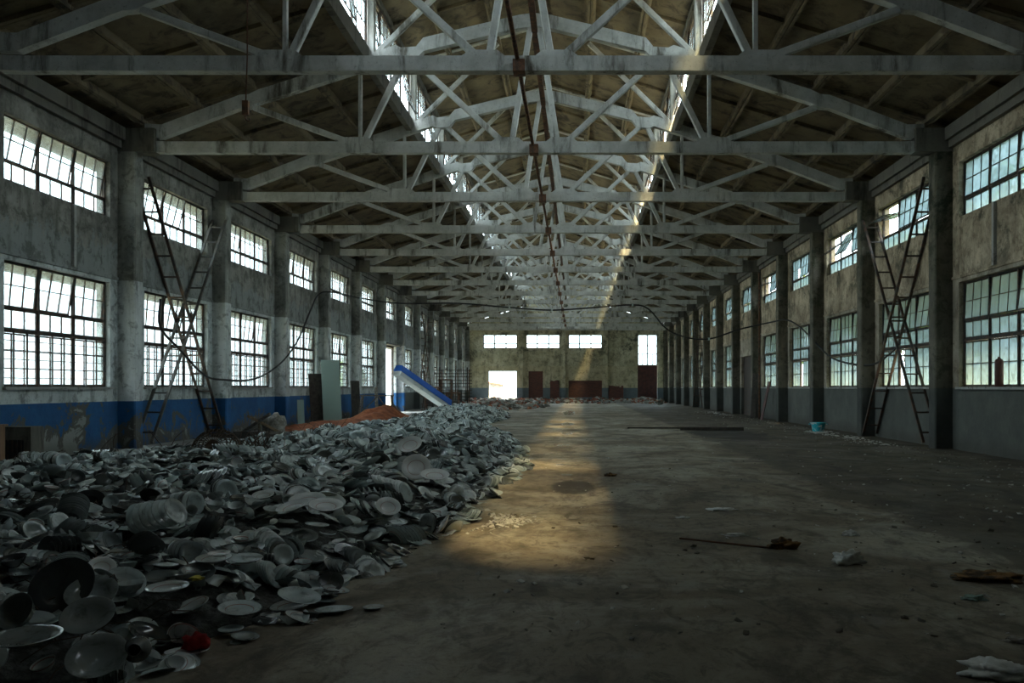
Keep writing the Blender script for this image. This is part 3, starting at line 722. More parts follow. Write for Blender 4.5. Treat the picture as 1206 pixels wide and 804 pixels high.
# ------------------------------------------------------------------ things along the left wall
c = empty('cabinet', (-11.05, 15.9, 0)); mb = MB(); mb.box(-.62, .30, -.25, .3, .04, .92); mb.build('body', M['veneer'], c)
MB().box(-.66, .34, -.30, .33, .92, .96).build('top', M['veneer'], c)
for a, b in ((-.60, -.17), (-.15, .28)):
    d = MB().box(a, b, -.275, -.252, .08, .88).build('door', M['veneer'], c); x = b-.06 if a < -.3 else a+.06
    MB().lathe([(0, 0), (.016, 0), (.016, .02), (0, .025)], 10, M=Matrix.Translation((x, -.275, .5)) @ Matrix.Rotation(R(90), 4, 'X')).build('knob', M['steel'], d)
tag(c, 'brown wooden cabinet at the left edge behind the crockery heap', 'cabinet')
r = MB().lathe([(0,0),(.07,0),(.08,.02),(.075,.13),(.06,.16),(0,.165)], 14).build('can', M['redc'], None, (-10.85, 15.85, .96)); tag(r, 'small red can standing on the brown wooden cabinet', 'can')
c = empty('stove_box', (-11.25, 17.2, 0)); mb = MB(); mb.box(-.36, .36, -.02, .40, 0, .86); mb.build('body', M['beam'], c)
mb = MB(); mb.box(-.20, .22, -.028, -.018, .12, .60); mb.build('opening', M['rubber'], c)  # black plate on the solid body stands for the shaded inside
for k in range(5): MB().box(-.18+.09*k-.012, -.18+.09*k+.012, -.045, -.028, .12, .60).build('bar', M['steel'], c)
tag(c, 'low grey box with a dark barred opening beside the wooden cabinet', 'stove')

# wicker basket frame lying on its side in the heap
c = empty('wicker_basket', (-6.75, 16.1, .46), (R(62), R(-6), R(12)))
prof = [(.52*math.cos(a), .34*math.sin(a)) for a in np.linspace(0, 1.53, 9)]
MB().tube([(.52*math.cos(a), .52*math.sin(a), 0) for a in np.linspace(0, 2*math.pi, 33)[:-1]], .024, 6, True).build('rim', M['wicker'], c)
mb = MB()
for k in range(30):
    a = 2*math.pi*k/30; mb.tube([(r_*math.cos(a+.25*i/7), r_*math.sin(a+.25*i/7), z) for i, (r_, z) in enumerate(prof)], .008, 4)
    mb.tube([(r_*math.cos(a-.25*i/7), r_*math.sin(a-.25*i/7), z) for i, (r_, z) in enumerate(prof)], .008, 4)
for r_, z in prof[1:]: mb.tube([(r_*math.cos(a), r_*math.sin(a), z) for a in np.linspace(0, 2*math.pi, 25)[:-1]], .010, 4, True)
o = mb.build('weave', M['wicker'], c); c.scale = (.84, .84, .84); tag(c, 'dark round open-weave wicker basket lying on the back of the crockery heap', 'basket')
mb = MB()
for k in range(46):
    x, y = -6.2+random.gauss(0, .28), 16.7+random.gauss(0, .3); a = random.uniform(0, 6.3); l = random.uniform(.25, .6)
    mb.tube([(x, y, .25), (x+math.cos(a)*.1, y+math.sin(a)*.1, .25+l*.6), (x+math.cos(a)*.3, y+math.sin(a)*.25, .25+l)], .008, 4)
o = mb.build('twig_bundle', M['wicker']); tag(o, 'tangle of dark twigs standing up beside the wicker basket', 'twigs', kind='stuff')

# timber pile and planks on the bare floor
def plank(name, a, b, w_, h_, m, label, cat='plank', group=None):
    a, b = Vector(a), Vector(b); c_ = (a+b)/2; o = MB().beam(a-c_, b-c_, w_, h_, (0,0,1), .006).build(name, M[m], None, c_); return tag(o, label, cat, group)
plank('timber_beam', (-12.0, 28.3, .06), (-8.9, 28.9, .06), .14, .10, 'darkwood', 'long dark timber lying on the bare floor behind the wicker basket', 'beam')
plank('timber_beam', (-10.95, 27.6, .13), (-9.9, 27.5, .13), .22, .22, 'darkwood', 'short thick dark beam lying on the bare floor behind the wicker basket', 'beam')
plank('timber_beam', (-10.0, 28.1, .16), (-8.6, 28.6, .16), .12, .08, 'timber', 'thin grey lath lying on the bare floor beside the short dark beam', 'beam')
plank('prop', (-11.9, 30.6, .03), (-10.75, 30.2, .72), .10, .10, 'timber', 'sloping timber prop in the small timber pile, leaning right', 'timber', )
plank('prop', (-10.55, 30.7, .03), (-11.55, 30.2, .66), .10, .10, 'wood', 'sloping timber prop in the small timber pile, leaning left', 'timber')
plank('prop', (-11.15, 30.35, .0), (-11.2, 30.4, .55), .10, .10, 'timber', 'short upright timber between the two sloping props', 'timber')
def lump(name, loc, s, m, label, cat, seed, group=None, amp=.35, sub=3):
    import bmesh
    bm = bmesh.new(); bmesh.ops.create_icosphere(bm, subdivisions=sub, radius=1)
    for v in bm.verts:
        n_ = noise.noise(v.co*1.6 + Vector((seed*7.3, 0, 0))) + .5*noise.noise(v.co*4 + Vector((seed, 3, 0)))
        v.co *= 1 + amp*n_; v.co = Vector((v.co.x*s[0], v.co.y*s[1], max(v.co.z, -.35)*s[2]))
    me = bpy.data.meshes.new(name); bm.to_mesh(me); bm.free(); me.materials.append(M[m])
    for p in me.polygons: p.use_smooth = sub > 2
    o = put(name, me, None, (loc[0], loc[1], loc[2]+.35*s[2])); return tag(o, label, cat, group)
lump('sack', (-10.85, 30.9, 0), (.42, .3, .5), 'stone', 'pale slumped sack behind the crossed timber props', 'sack', 3)

# leaning sheets
def leaning(name, x, y, w_, h_, lean, yaw, m, label, cat, th=.02):
    me = MB().box(-w_/2, w_/2, -th/2, th/2, 0, h_).mesh(name, M[m]); o = put(name, me, None, (x, y, .0), (R(lean), 0, R(yaw))); return tag(o, label, cat)
leaning('glass_sheet', -11.15, 39.4, .85, 2.95, -9, 32, 'sheet', 'tall pale green glass sheet leaning on a left column', 'sheet', .015)
leaning('dark_board', -11.75, 39.3, .75, 2.3, -8, 40, 'darkwood', 'dark board leaning on the left wall beside the green glass sheet', 'board')
leaning('small_board', -11.7, 36.6, .28, 1.15, -14, 25, 'sheet', 'short pale board leaning on the blue wall left of the green glass sheet', 'board')
leaning('door_panel', -11.6, 45.4, .62, 2.0, -4, 60, 'darkwood', 'dark upright panel standing behind the wooden trestle', 'board', .05)

def field(name, x0, x1, y0, y1, n, m, f, m_):
    xs = np.linspace(x0, x1, n); ys = np.linspace(y0, y1, m); vs = [(x, y, f(x, y)) for y in ys for x in xs]
    fs = [(j*n+i, j*n+i+1, (j+1)*n+i+1, (j+1)*n+i) for j in range(m-1) for i in range(n-1) if max(vs[j*n+i][2], vs[j*n+i+1][2], vs[(j+1)*n+i][2], vs[(j+1)*n+i+1][2]) > -.02]
    me = bpy.data.meshes.new(name); me.from_pydata(vs, [], fs); me.materials.append(m_)
    for p in me.polygons: p.use_smooth = True
    return put(name, me)
def nz(x, y, s, o=0): return noise.noise(Vector((x*s, y*s, o)))
def fe(x, y):
    a = math.exp(-((x+9.1)/1.25)**2 - ((y-40.5)/2.6)**2)*.78 + math.exp(-((x+10.3)/1.6)**2 - ((y-35.5)/3.0)**2)*.30
    return a*(1+.35*nz(x, y, 1.4)) + .05*nz(x, y, 4) - .07
tag(field('earth_heap', -12.2, -5.8, 30, 47, 60, 90, fe, M['earth']), 'low heap of rust red earth on the left between wall and crockery', 'heap')

# trestle
c = empty('trestle', (-10.2, 44.0, 0)); H = 1.26
MB().box(-.85, .85, -.16, .16, H-.06, H).build('top', M['timber'], c)
for x, s in ((-.75, -1), (.75, 1)):
    for y in (-1, 1): MB().beam((x, y*.1, H-.06), (x+s*.10, y*.36, 0), .07, .07).build('leg', M['timber'], c)
MB().beam((-.78, -.3, .3), (.05, -.18, H-.08), .06, .05).build('brace', M['timber'], c)
MB().beam((.80, -.3, .25), (.1, -.18, H-.08), .06, .05).build('brace', M['timber'], c)
tag(c, 'rough wooden trestle with sloping legs behind the red earth heap', 'trestle')
plank('prop', (-8.6, 43.5, .03), (-9.35, 43.9, .75), .09, .09, 'timber', 'timber leaning against the right leg of the wooden trestle', 'timber')
leaning('white_board', -11.5, 49.6, .18, 1.7, -6, 30, 'stone', 'narrow pale board leaning beside the open left doorway', 'board', .04)

# long blue and white box section propped on the heap
a, b = at(468, 436, 53.5), at(527, 477, 57.5); d = (b-a).normalized(); L = (b-a).length
c = empty('blue_beam', a); c.rotation_mode = 'QUATERNION'; c.rotation_quaternion = d.to_track_quat('X', 'Z')
mb = MB(); mb.add([(0,-.26,.36),(L,-.26,.36),(L,.26,.36),(0,.26,.36),(0,-.34,-.02),(L,-.34,-.02),(L,.34,-.02),(0,.34,-.02)], [(0,1,2,3),(7,6,5,4),(0,4,5,1),(3,2,6,7),(0,3,7,4),(1,5,6,2)]); mb.build('blue_face', M['blue'], c)
MB().box(.05, L, -.32, .32, -.30, -.02).build('white_body', M['whitep'], c)
mb = MB(); mb.box(-.03, L, -.36, -.33, -.05, .0); mb.build('edge_strip', M['blue'], c)
tag(c, 'long box beam with bright blue top and white side sloping down to the heap', 'beam')
# pipe rack
c = empty('pipe_rack', (-11.6, 73, 0))
for x in (0, 1.35, 2.35): MB().box(x-.04, x+.04, -.04, .04, 0, 3.35).build('post', M['steel'], c)
for k in range(10): MB().box(-.5, 2.75, -.065, -.035, .55+.28*k, .60+.28*k).build('rail', M['steel'], c)
for x in (0, 1.35, 2.35): MB().box(x-.04, x+.04, 1.2, 1.28, 0, 3.2).build('post', M['rust'], c)
for x in (0, 1.35, 2.35): MB().box(x-.03, x+.03, 0, 1.24, 2.9, 2.96).build('tie', M['rust'], c)
tag(c, 'rusty rack with many horizontal rails near the far left corner', 'rack')
for k, (x, y, h) in enumerate([(-10.9, 62, 1.6), (-10.6, 66.5, 2.2), (-9.6, 63.5, 1.2)]):
    c = empty('machine_frame', (x, y, 0)); 
    for i in (0, 1):
        for j in (0, 1): MB().box(i*.9-.04, i*.9+.04, j*.7-.04, j*.7+.04, 0, h).build('leg', M['rust'], c)
    MB().box(-.06, .96, -.06, .76, h, h+.08).build('top', M['rust'], c); MB().box(-.02, .92, .0, .7, h*.3, h*.3+.3).build('box', M['darkwood'], c)
    tag(c, ['rusty low steel frame behind the blue beam', 'tall rusty steel frame behind the blue beam, by the wall', 'small rusty steel frame under the blue beam'][k], 'frame')

# ------------------------------------------------------------------ things along the right wall
c = empty('basin', (8.95, 31.9, 0)); 
MB().lathe([(0,.015),(.19,.015),(.205,.03),(.255,.30),(.29,.33),(.30,.335),(.30,.35),(.28,.355),(.245,.31),(.19,.045),(0,.035)], 28).build('bowl', M['turq'], c)
for s in (-1, 1): MB().tube([(s*.27, -.07, .30), (s*.33, -.05, .29), (s*.33, .05, .29), (s*.27, .07, .30)], .014, 6).build('handle', M['turq'], c)
tag(c, 'turquoise plastic tub with white patches on the floor by the right wall', 'tub')
leaning('plank', 9.35, 45.6, .28, 2.4, -10, -30, 'darkwood', 'dark plank leaning on the right wall, left of the reddish plank', 'plank', .05)
leaning('plank', 9.45, 44.0, .24, 2.0, -13, -75, 'gate', 'reddish plank leaning at a slant on the right wall', 'plank', .04)
plank('steel_post', (9.5, 44.8, 0), (9.5, 44.8, 7.6), .07, .07, 'rust', 'thin upright steel post before the right wall near the leaning planks', 'post')
tag(MB().lathe([(0,0),(.09,0),(.10,.015),(.10,.60),(.08,.66),(.035,.68),(.035,.72),(0,.72)], 18).build('gas_bottle', M['gate'], None, (WR+.03, 20.6, SILL+.012)), 'rust red gas cylinder standing on the sill of the nearest right window', 'cylinder')
plank('floor_bar', (2.05, 34.5, .03), (4.4, 34.3, .03), .06, .05, 'darkwood', 'thin dark bar lying on the floor left of the dark oily patch', 'bar')
plank('floor_bar', (4.0, 33.2, .06), (6.4, 33.0, .06), .16, .12, 'darkwood', 'dark square timber lying on the dark oily patch of the floor', 'bar')
plank('floor_bar', (1.12, 9.35, .012), (2.05, 8.75, .012), .018, .018, 'rust', 'thin straight rod lying on the floor in the right foreground', 'rod')

# end rubble and litter (nobody could count it)
def chips(name, n, fx, sz, m, label, cat, flat=.45, z=None):
    vs = []; fs = []
    cube = np.array([(x, y, z_) for z_ in (-1, 1) for y in (-1, 1) for x in (-1, 1)], float)*.5
    F = [(0,2,3,1),(4,5,7,6),(0,1,5,4),(2,6,7,3),(0,4,6,2),(1,3,7,5)]
    for _ in range(n):
        x, y, hh = fx(); s = sz[0]*(sz[1]/sz[0])**random.random(); e = Euler((random.uniform(-.5,.5), random.uniform(-.5,.5), random.uniform(0, 6.3))).to_matrix()
        q = (cube + rng.uniform(-.16, .16, (8, 3)))*np.array([s, s*random.uniform(.4, 1), s*flat]); q = q @ np.array(e).T + np.array([x, y, hh + s*flat*.4])
        i = len(vs); vs += [tuple(p) for p in q]; fs += [tuple(k+i for k in f_) for f_ in F]
    me = bpy.data.meshes.new(name); me.from_pydata(vs, [], fs); me.materials.append(m); o = put(name, me); return tag(o, label, cat, kind='stuff')
t = NT('rubble'); rnd = t.n('NewGeometry').outputs['Random Per Island']; rp = t.n('ValToRGB', Fac=rnd).color_ramp; rp.interpolation = 'CONSTANT'
e = rp.elements; e[0].color = (.30,.29,.26,1); e[1].position = .34; e[1].color = (.22,.07,.04,1)
for p_, cc in ((.55, (.12,.11,.09,1)), (.78, (.42,.41,.38,1)), (.92, (.30,.12,.06,1))): x = e.new(p_); x.color = cc
t.link([n_ for n_ in t.t.nodes if n_.type == 'VALTORGB'][0].outputs[0], t.b.inputs['Base Color']); M['rubble'] = t.m; t.b.inputs['Roughness'].default_value = .9
def frub():
    x = random.uniform(WL+.2, 9.9); k = .55+.45*nz(x, 0, .6, 4); y = YE-.3 - abs(random.gauss(0, 1))*4.2*k; y = max(y, 80)
    h = max(0, (1-(YE-y)/(6.5*k+2)))*.75*k; x = min(max(x, WL+.75), 9.3); y = min(y, YE-.75)
    return x, y, h*random.random()
chips('brick_rubble', 4200, frub, (.10, .42), M['rubble'], 'broken bricks and rubble heaped along the foot of the end wall', 'rubble')
def fh2():
    x = random.gauss(-7.2, 1.6); y = random.gauss(71, 5.0); x = min(max(x, -11.3), -2); return x, y, random.random()*.35*math.exp(-((x+7.2)/1.6)**2)
chips('brown_rubble', 1500, fh2, (.10, .5), M['rubble'], 'brown rubble lying behind the far end of the crockery heap', 'rubble')
t = NT('litter'); rnd = t.n('NewGeometry').outputs['Random Per Island']; M['litter'] = t.set(t.mix(t.sm(rnd, .3, .95), (.11,.095,.07), (.62,.62,.57)), .85)
def flit():
    if random.random() < .5: y = 6/(random.random()**.8+.07); x = random.uniform(-1, 9.4); 
    else: y = random.uniform(8, 60); x = min(9.4, 9.5-abs(random.gauss(0, 1))*1.2)
    if x < 3.9 and random.random() < .6: x = random.uniform(3.6, 9)
    return x, y, 0
chips('floor_litter', 2600, flit, (.012, .055), M['litter'], 'small chips and crumbs scattered over the right half of the floor', 'litter', .3)
def fwhite():
    return random.gauss(8.9, .25), random.choice([random.uniform(24.5, 30.5), random.gauss(31.5, .5), random.uniform(50, 58)]), 0
t = NT('white_crumbs'); M['crumb'] = t.set((.55,.54,.5), .8)
chips('white_litter', 260, fwhite, (.03, .11), M['crumb'], 'pale paper and china crumbs along the foot of the right wall', 'litter', .3)

# single pieces lying on the floor
def scrap(x, y, s, m, label, cat, seed, sz=.35, name='paper_scrap'):
    return lump(name, (x, y, 0), (s, s*.7, s*sz), m, label, cat, seed, None, .75, 4)
scrap(1.95, 11.6, .15, 'paper', 'flattened white paper scrap on the floor right of the yellow light patch', 'paper', 1, .13)
scrap(1.35, 10.9, .08, 'paper', 'small white scrap left of the flattened white paper scrap', 'paper', 12, .15)
scrap(1.75, 9.6, .11, 'paper', 'crumpled white scrap just behind the thin rod', 'paper', 2, .15)
scrap(2.55, 8.1, .13, 'paper', 'crumpled grey peaked lump of paper in the right foreground', 'paper', 5, .55, 'paper_lump')
scrap(2.12, 8.85, .13, 'brown', 'rounded brown lump beside the end of the thin rod', 'lump', 6, .5, 'brown_lump')
scrap(3.55, 7.45, .26, 'brown', 'flat brown rag on the floor near the right edge', 'rag', 7, .16, 'brown_rag')
scrap(3.05, 9.6, .08, 'paper', 'tiny white folded scrap on the floor behind the grey lump', 'paper', 8, .5)
scrap(2.42, 4.95, .17, 'paper', 'fluffy pale clump at the bottom right corner', 'clump', 9, .3, 'pale_clump')
scrap(.62, 16.0, .10, 'brown', 'small dark crumb heap beside the oily spot of the floor', 'lump', 10, .4, 'brown_lump')
scrap(3.1, 6.7, .08, 'sheet', 'small pale green scrap in the right foreground', 'paper', 13, .3)
scrap(2.9, 5.6, .10, 'stone', 'torn grey paper lying near the bottom right', 'paper', 14, .15)

# ------------------------------------------------------------------ the crockery heap
YR = [0, 3.0, 4.8, 5.41, 6.1, 7.1, 8.2, 9.2, 10, 10.7, 11.6, 14, 15.3, 18.2, 22.6, 31, 38, 46, 54, 62, 68]
XR = [-2.6, -2.6, -2.45, -2.2, -1.95, -1.85, -1.6, -1.65, -1.3, -1.1, -1.4, -1.2, -1.05, -.95, -1.35, -2.6, -4.0, -3.6, -4.2, -6.6, -8]
YL = [0, 12.8, 13.8, 15.2, 17.5, 24, 30, 34, 45, 60, 68]
XL = [-12.2, -12.0, -10.8, -9.6, -8.7, -8.1, -7.9, -7.6, -8.6, -10.4, -9]
def smooth(t_): t_ = min(max(t_, 0), 1); return t_*t_*(3-2*t_)
def heap(x, y):
    xr = np.interp(y, YR, XR) + .18*nz(y, 0, .9, 2); xl = np.interp(y, YL, XL) + .25*nz(y, 5, .8, 3)
    e = min((xr-x)/1.5, (x-xl)/1.3, (y+1)/2, (68-y)/3)
    if e <= 0: return -.05
    H = np.interp(y, [0, 6, 10, 14, 24, 40, 68], [.36, .36, .38, .38, .38, .34, .28])
    return H*smooth(e)*(1 + .40*nz(x, y, .75) + .22*nz(x, y, 2.3)) 
tag(field('heap_core', -12.25, -.5, 1.0, 67, 118, 420, lambda x, y: heap(x, y)-.045, M['mound']), 'dusty crumbs and shards filling the heap under the crockery', 'rubble', kind='stuff')

# item meshes (unit scale in metres)
PLATE = [(0,0),(.066,0),(.070,-.006),(.077,-.001),(.090,.009),(.130,.021),(.132,.0235),(.128,.0245),(.092,.0145),(.084,.011),(.076,.0045),(0,.004)]
BOWL = [(0,0),(.035,0),(.037,-.008),(.042,0),(.068,.022),(.084,.058),(.0855,.060),(.083,.060),(.064,.026),(.035,.006),(0,.004)]
CUP = [(0,0),(.026,0),(.030,.004),(.038,.03),(.042,.075),(.0405,.076),(.036,.03),(.026,.008),(0,.007)]
JAR = [(0,0),(.05,0),(.075,.05),(.078,.10),(.05,.15),(.034,.165),(.038,.185),(.034,.187),(.028,.165),(.045,.145),(.07,.10),(.066,.05),(0,.012)]
def shape(prof, seg, m, name, sy=1.0, a1=None):
    prof = [(r_, z) for r_, z in prof]
    return MB().lathe(prof, seg, 0, a1, sy=sy).mesh(name, m)
IT = {}
for nm, m in (('plain', P['plain']), ('ring', P['ring']), ('dark', P['dark']), ('white', P['white']), ('dimmed', P['dimmed'])):
    IT['plate', nm] = shape(PLATE, 28, m, 'plate_'+nm); IT['platter', nm] = shape(PLATE, 28, m, 'platter_'+nm, .70)
    IT['bowl', nm] = shape(BOWL, 22, m, 'bowl_'+nm)
IT['cup', 'plain'] = shape(CUP, 16, P['plain'], 'cup'); IT['jar', 'dark'] = shape(JAR, 18, P['dark'], 'jar_dark'); IT['jar', 'plain'] = shape(JAR, 18, P['plain'], 'jar')
handle = MB().tube([(.040,0,.055),(.062,0,.055),(.068,0,.038),(.058,0,.022),(.037,0,.022)], .005, 6).mesh('handle', P['plain'])
for k, a1 in enumerate((1.6, 2.4, 3.3, 4.4)): IT['shard', k] = shape(PLATE, 10+4*k, P['plain'], 'shard_%d' % k, 1, a1)

def frame_m(x, y, z, nrm, spin, s, up=1):
    n_ = Vector(nrm).normalized(); q = n_.to_track_quat('Z', 'Y').to_matrix().to_4x4()
    return Matrix.Translation((x, y, z)) @ q @ Matrix.Rotation(spin, 4, 'Z') @ Matrix.Diagonal((s, s, s*up, 1))
items = []      # kind, style, matrix, size, state
def in_view(p): return p.y > 2 and -40 < 679+p.x*1014/p.y < 1240 and 456+(CAMZ-p.z)*1014/p.y < 830
def add_item(kind, style, x, y, z, nrm, s, state):
    items.append((kind, style, frame_m(x, y, z, nrm, random.uniform(0, 6.3), s), s, state, Vector((x, y, z))))
def slope(x, y):
    e = .12; return Vector((-(heap(x+e, y)-heap(x-e, y))/(2*e), -(heap(x, y+e)-heap(x, y-e))/(2*e), 1))
taken = []
def free(x, y, r_): return all((x-a)**2+(y-b)**2 > (r_+c_)**2 for a, b, c_ in taken)
# specific pieces named one by one are put down first
special = []
def sp(kind, style, x, y, z, nrm, s, label, cat='plate'):
    special.append((kind, style, frame_m(x, y, z, nrm, 0.3, s), label, cat)); taken.append((x, y, .12*s))
def fl(xp, yp, z=.02):   # point on the floor (or height z) under a place of the photo
    Y = (CAMZ-z)*1014/(yp-456); return ((xp-679)*Y/1014, Y)
x, y = fl(440, 714); sp('plate', 'ring', x, y, .006, (.0,.02,1), .62, 'smallest plate lying alone on the floor, farthest right of the front edge plates')
x, y = fl(393, 718); sp('platter', 'plain', x, y, .006, (0,.0,1), 1.05, 'oval plate flat on the floor between the tilted pair and the smallest plate')
x, y = fl(343, 717); sp('plate', 'ring', x, y, .03, (-.08,-.06,1), 1.15, 'round plate flat on the floor at the front edge, left of the oval plate')
x, y = fl(352, 703, .1); sp('plate', 'plain', x, y, .09, (.25,-.1,1), 1.2, 'plate propped behind the round plate at the front edge of the heap')
x, y = fl(220, 768); sp('platter', 'white', x, y, .01, (0,0,1), .98, 'pale oval plate flat on the floor below the red cloth')
x, y = fl(272, 743, .03); sp('plate', 'plain', x, y, .035, (0,-.05,1), .62, 'small round plate right of the red cloth')
x, y = fl(282, 719, .12); sp('plate', 'ring', x, y, .12, (.12,-.1,1), 1.1, 'large tilted plate at the front edge above the red cloth')
x, y = fl(226, 718, .14); sp('platter', 'ring', x, y, .15, (-.35,-.2,1), 1.25, 'large platter tilted to the left above the red cloth')
x, y = fl(197, 696, .30); sp('plate', 'ring', x, y, .31, (0,-.06,1), 1.05, 'bright rimmed plate lying flat on the front of the heap')
x, y = fl(187, 677, .33); sp('plate', 'dimmed', x, y, .30, (0,-.12,1), 1.1, 'wide dull plate just behind the bright rimmed plate')
x, y = fl(75, 688, .42); sp('plate', 'dark', x, y, .40, (.1,-.75,.6), 1.45, 'big soot black plate standing upright in the left foreground')
x, y = fl(108, 700, .36); sp('plate', 'dimmed', x, y, .36, (.15,-.45,.8), 1.15, 'grey plate leaning below the big soot black plate, upper of two')
x, y = fl(104, 727, .33); sp('plate', 'dimmed', x, y, .33, (.1,-.5,.8), 1.1, 'grey plate leaning below the big soot black plate, lower of two')
x, y = fl(115, 775, .22); sp('plate', 'dimmed', x, y, .22, (.15,-.5,.8), 1.15, 'cracked grey plate tilted forward at the bottom left')
x, y = fl(28, 728, .34); sp('bowl', 'dimmed', x, y, .36, (-.15,-.8,.5), 1.25, 'bowl turned toward the camera in the left foreground', 'bowl')
x, y = fl(30, 757, .30); sp('plate', 'dimmed', x, y, .31, (.0,-.05,1), 1.35, 'wide flat plate near the lower left corner under a cup')
x, y = fl(165, 757, .25); sp('jar', 'dark', x, y, .22, (.3,-1,.25), .9, 'small jar lying with its dark mouth toward the camera', 'jar')
x, y = fl(252, 661, .36); sp('plate', 'ring', x, y, .37, (0,-.1,1), 1.0, 'flat plate in front of the two overlapping plates left of the pale stack')
x, y = fl(288, 663, .34); sp('plate', 'plain', x, y, .36, (.05,-.08,1), 1.0, 'flat plate right of the small dish in the middle foreground')
x, y = fl(258, 656, .40); sp('plate', 'white', x, y, .42, (0,-.08,1), .62, 'small bright dish resting on a larger plate in the middle foreground')
x, y = fl(362, 593, .50); sp('plate', 'white', x, y, .52, (.0,-.28,1), 1.35, 'large bright white plate with a thin red ring on top of the heap')
x, y = fl(384, 601, .50); sp('plate', 'white', x, y, .535, (.12,-.25,1), 1.2, 'bright white plate overlapping the large ringed white plate')
x, y = fl(345, 598, .5); sp('plate', 'white', x, y, .50, (-.2,-.25,1), 1.2, 'bright white plate tucked under the large ringed white plate, to its left')
x, y = fl(310, 585, .52); sp('plate', 'white', x, y, .53, (0,-.3,1), .85, 'small shiny plate on the heap left of the bright white plates')
x, y = fl(490, 556, .5); sp('plate', 'white', x, y, .56, (.1,-.85,.6), 1.5, 'bright round plate standing upright facing the camera mid heap')
x, y = fl(512, 566, .42); sp('plate', 'white', x, y, .48, (.1,-.3,1), 1.45, 'bright plate lying in front of the upright round plate mid heap')
x, y = fl(483, 532, .55); sp('plate', 'white', x, y, .66, (-.1,-.6,.8), 1.6, 'bright tilted plate on the crest of the heap behind the upright round plate')
x, y = fl(457, 602, .40); sp('plate', 'white', x, y, .44, (.3,-.6,.8), .95, 'small upright white plate on the right slope of the heap')
x, y = fl(458, 659); sp('plate', 'white', x, y, .02, (0,-.02,1), .85, 'bright plate flat at the right foot of the heap beside the dark floor')
# fallen stack standing on edge
for k in range(7):
    x, y = fl(160+7.5*k, 612, .5); sp('plate', 'plain', x, y, .50+.012*k, (1, -.25, .30+.05*k), 1.05-.02*k, 'dish standing on edge, %s in the fallen fan of seven' % ['leftmost', 'second from left', 'third from left', 'middle one', 'third from right', 'second from right', 'rightmost'][k])
LMK3 = [(n_, next(q[2].translation for q in special if q[3].startswith(k_))) for k_, n_ in (
    ('smallest plate', 'lone smallest plate'), ('oval plate flat', 'front edge oval plate'), ('round plate flat', 'front edge round plate'), ('pale oval', 'pale oval plate'), ('large tilted', 'large tilted plate'),
    ('bright rimmed', 'bright rimmed plate'), ('big soot', 'big black plate'), ('cracked', 'cracked grey plate'), ('bowl turned', 'bowl facing the camera'), ('small jar', 'fallen jar'),
    ('small bright dish', 'small bright dish'), ('large bright', 'large ringed white plate'), ('small shiny', 'small shiny plate'), ('bright round', 'upright round plate'), ('bright tilted', 'bright crest plate'),
    ('small upright', 'small upright white plate'), ('bright plate flat', 'bright foot plate'), ('dish standing', 'standing fan of dishes'), ('flat plate right', 'flat middle plate'))]
LMK3 += [('wicker basket', Vector((-6.75, 16.6, .5))), ('wooden cabinet', Vector((-11.05, 15.9, .5))), ('red earth heap', Vector((-8.6, 38, .3))), ('china splinters', Vector((-.8, 10.6, 0)))]
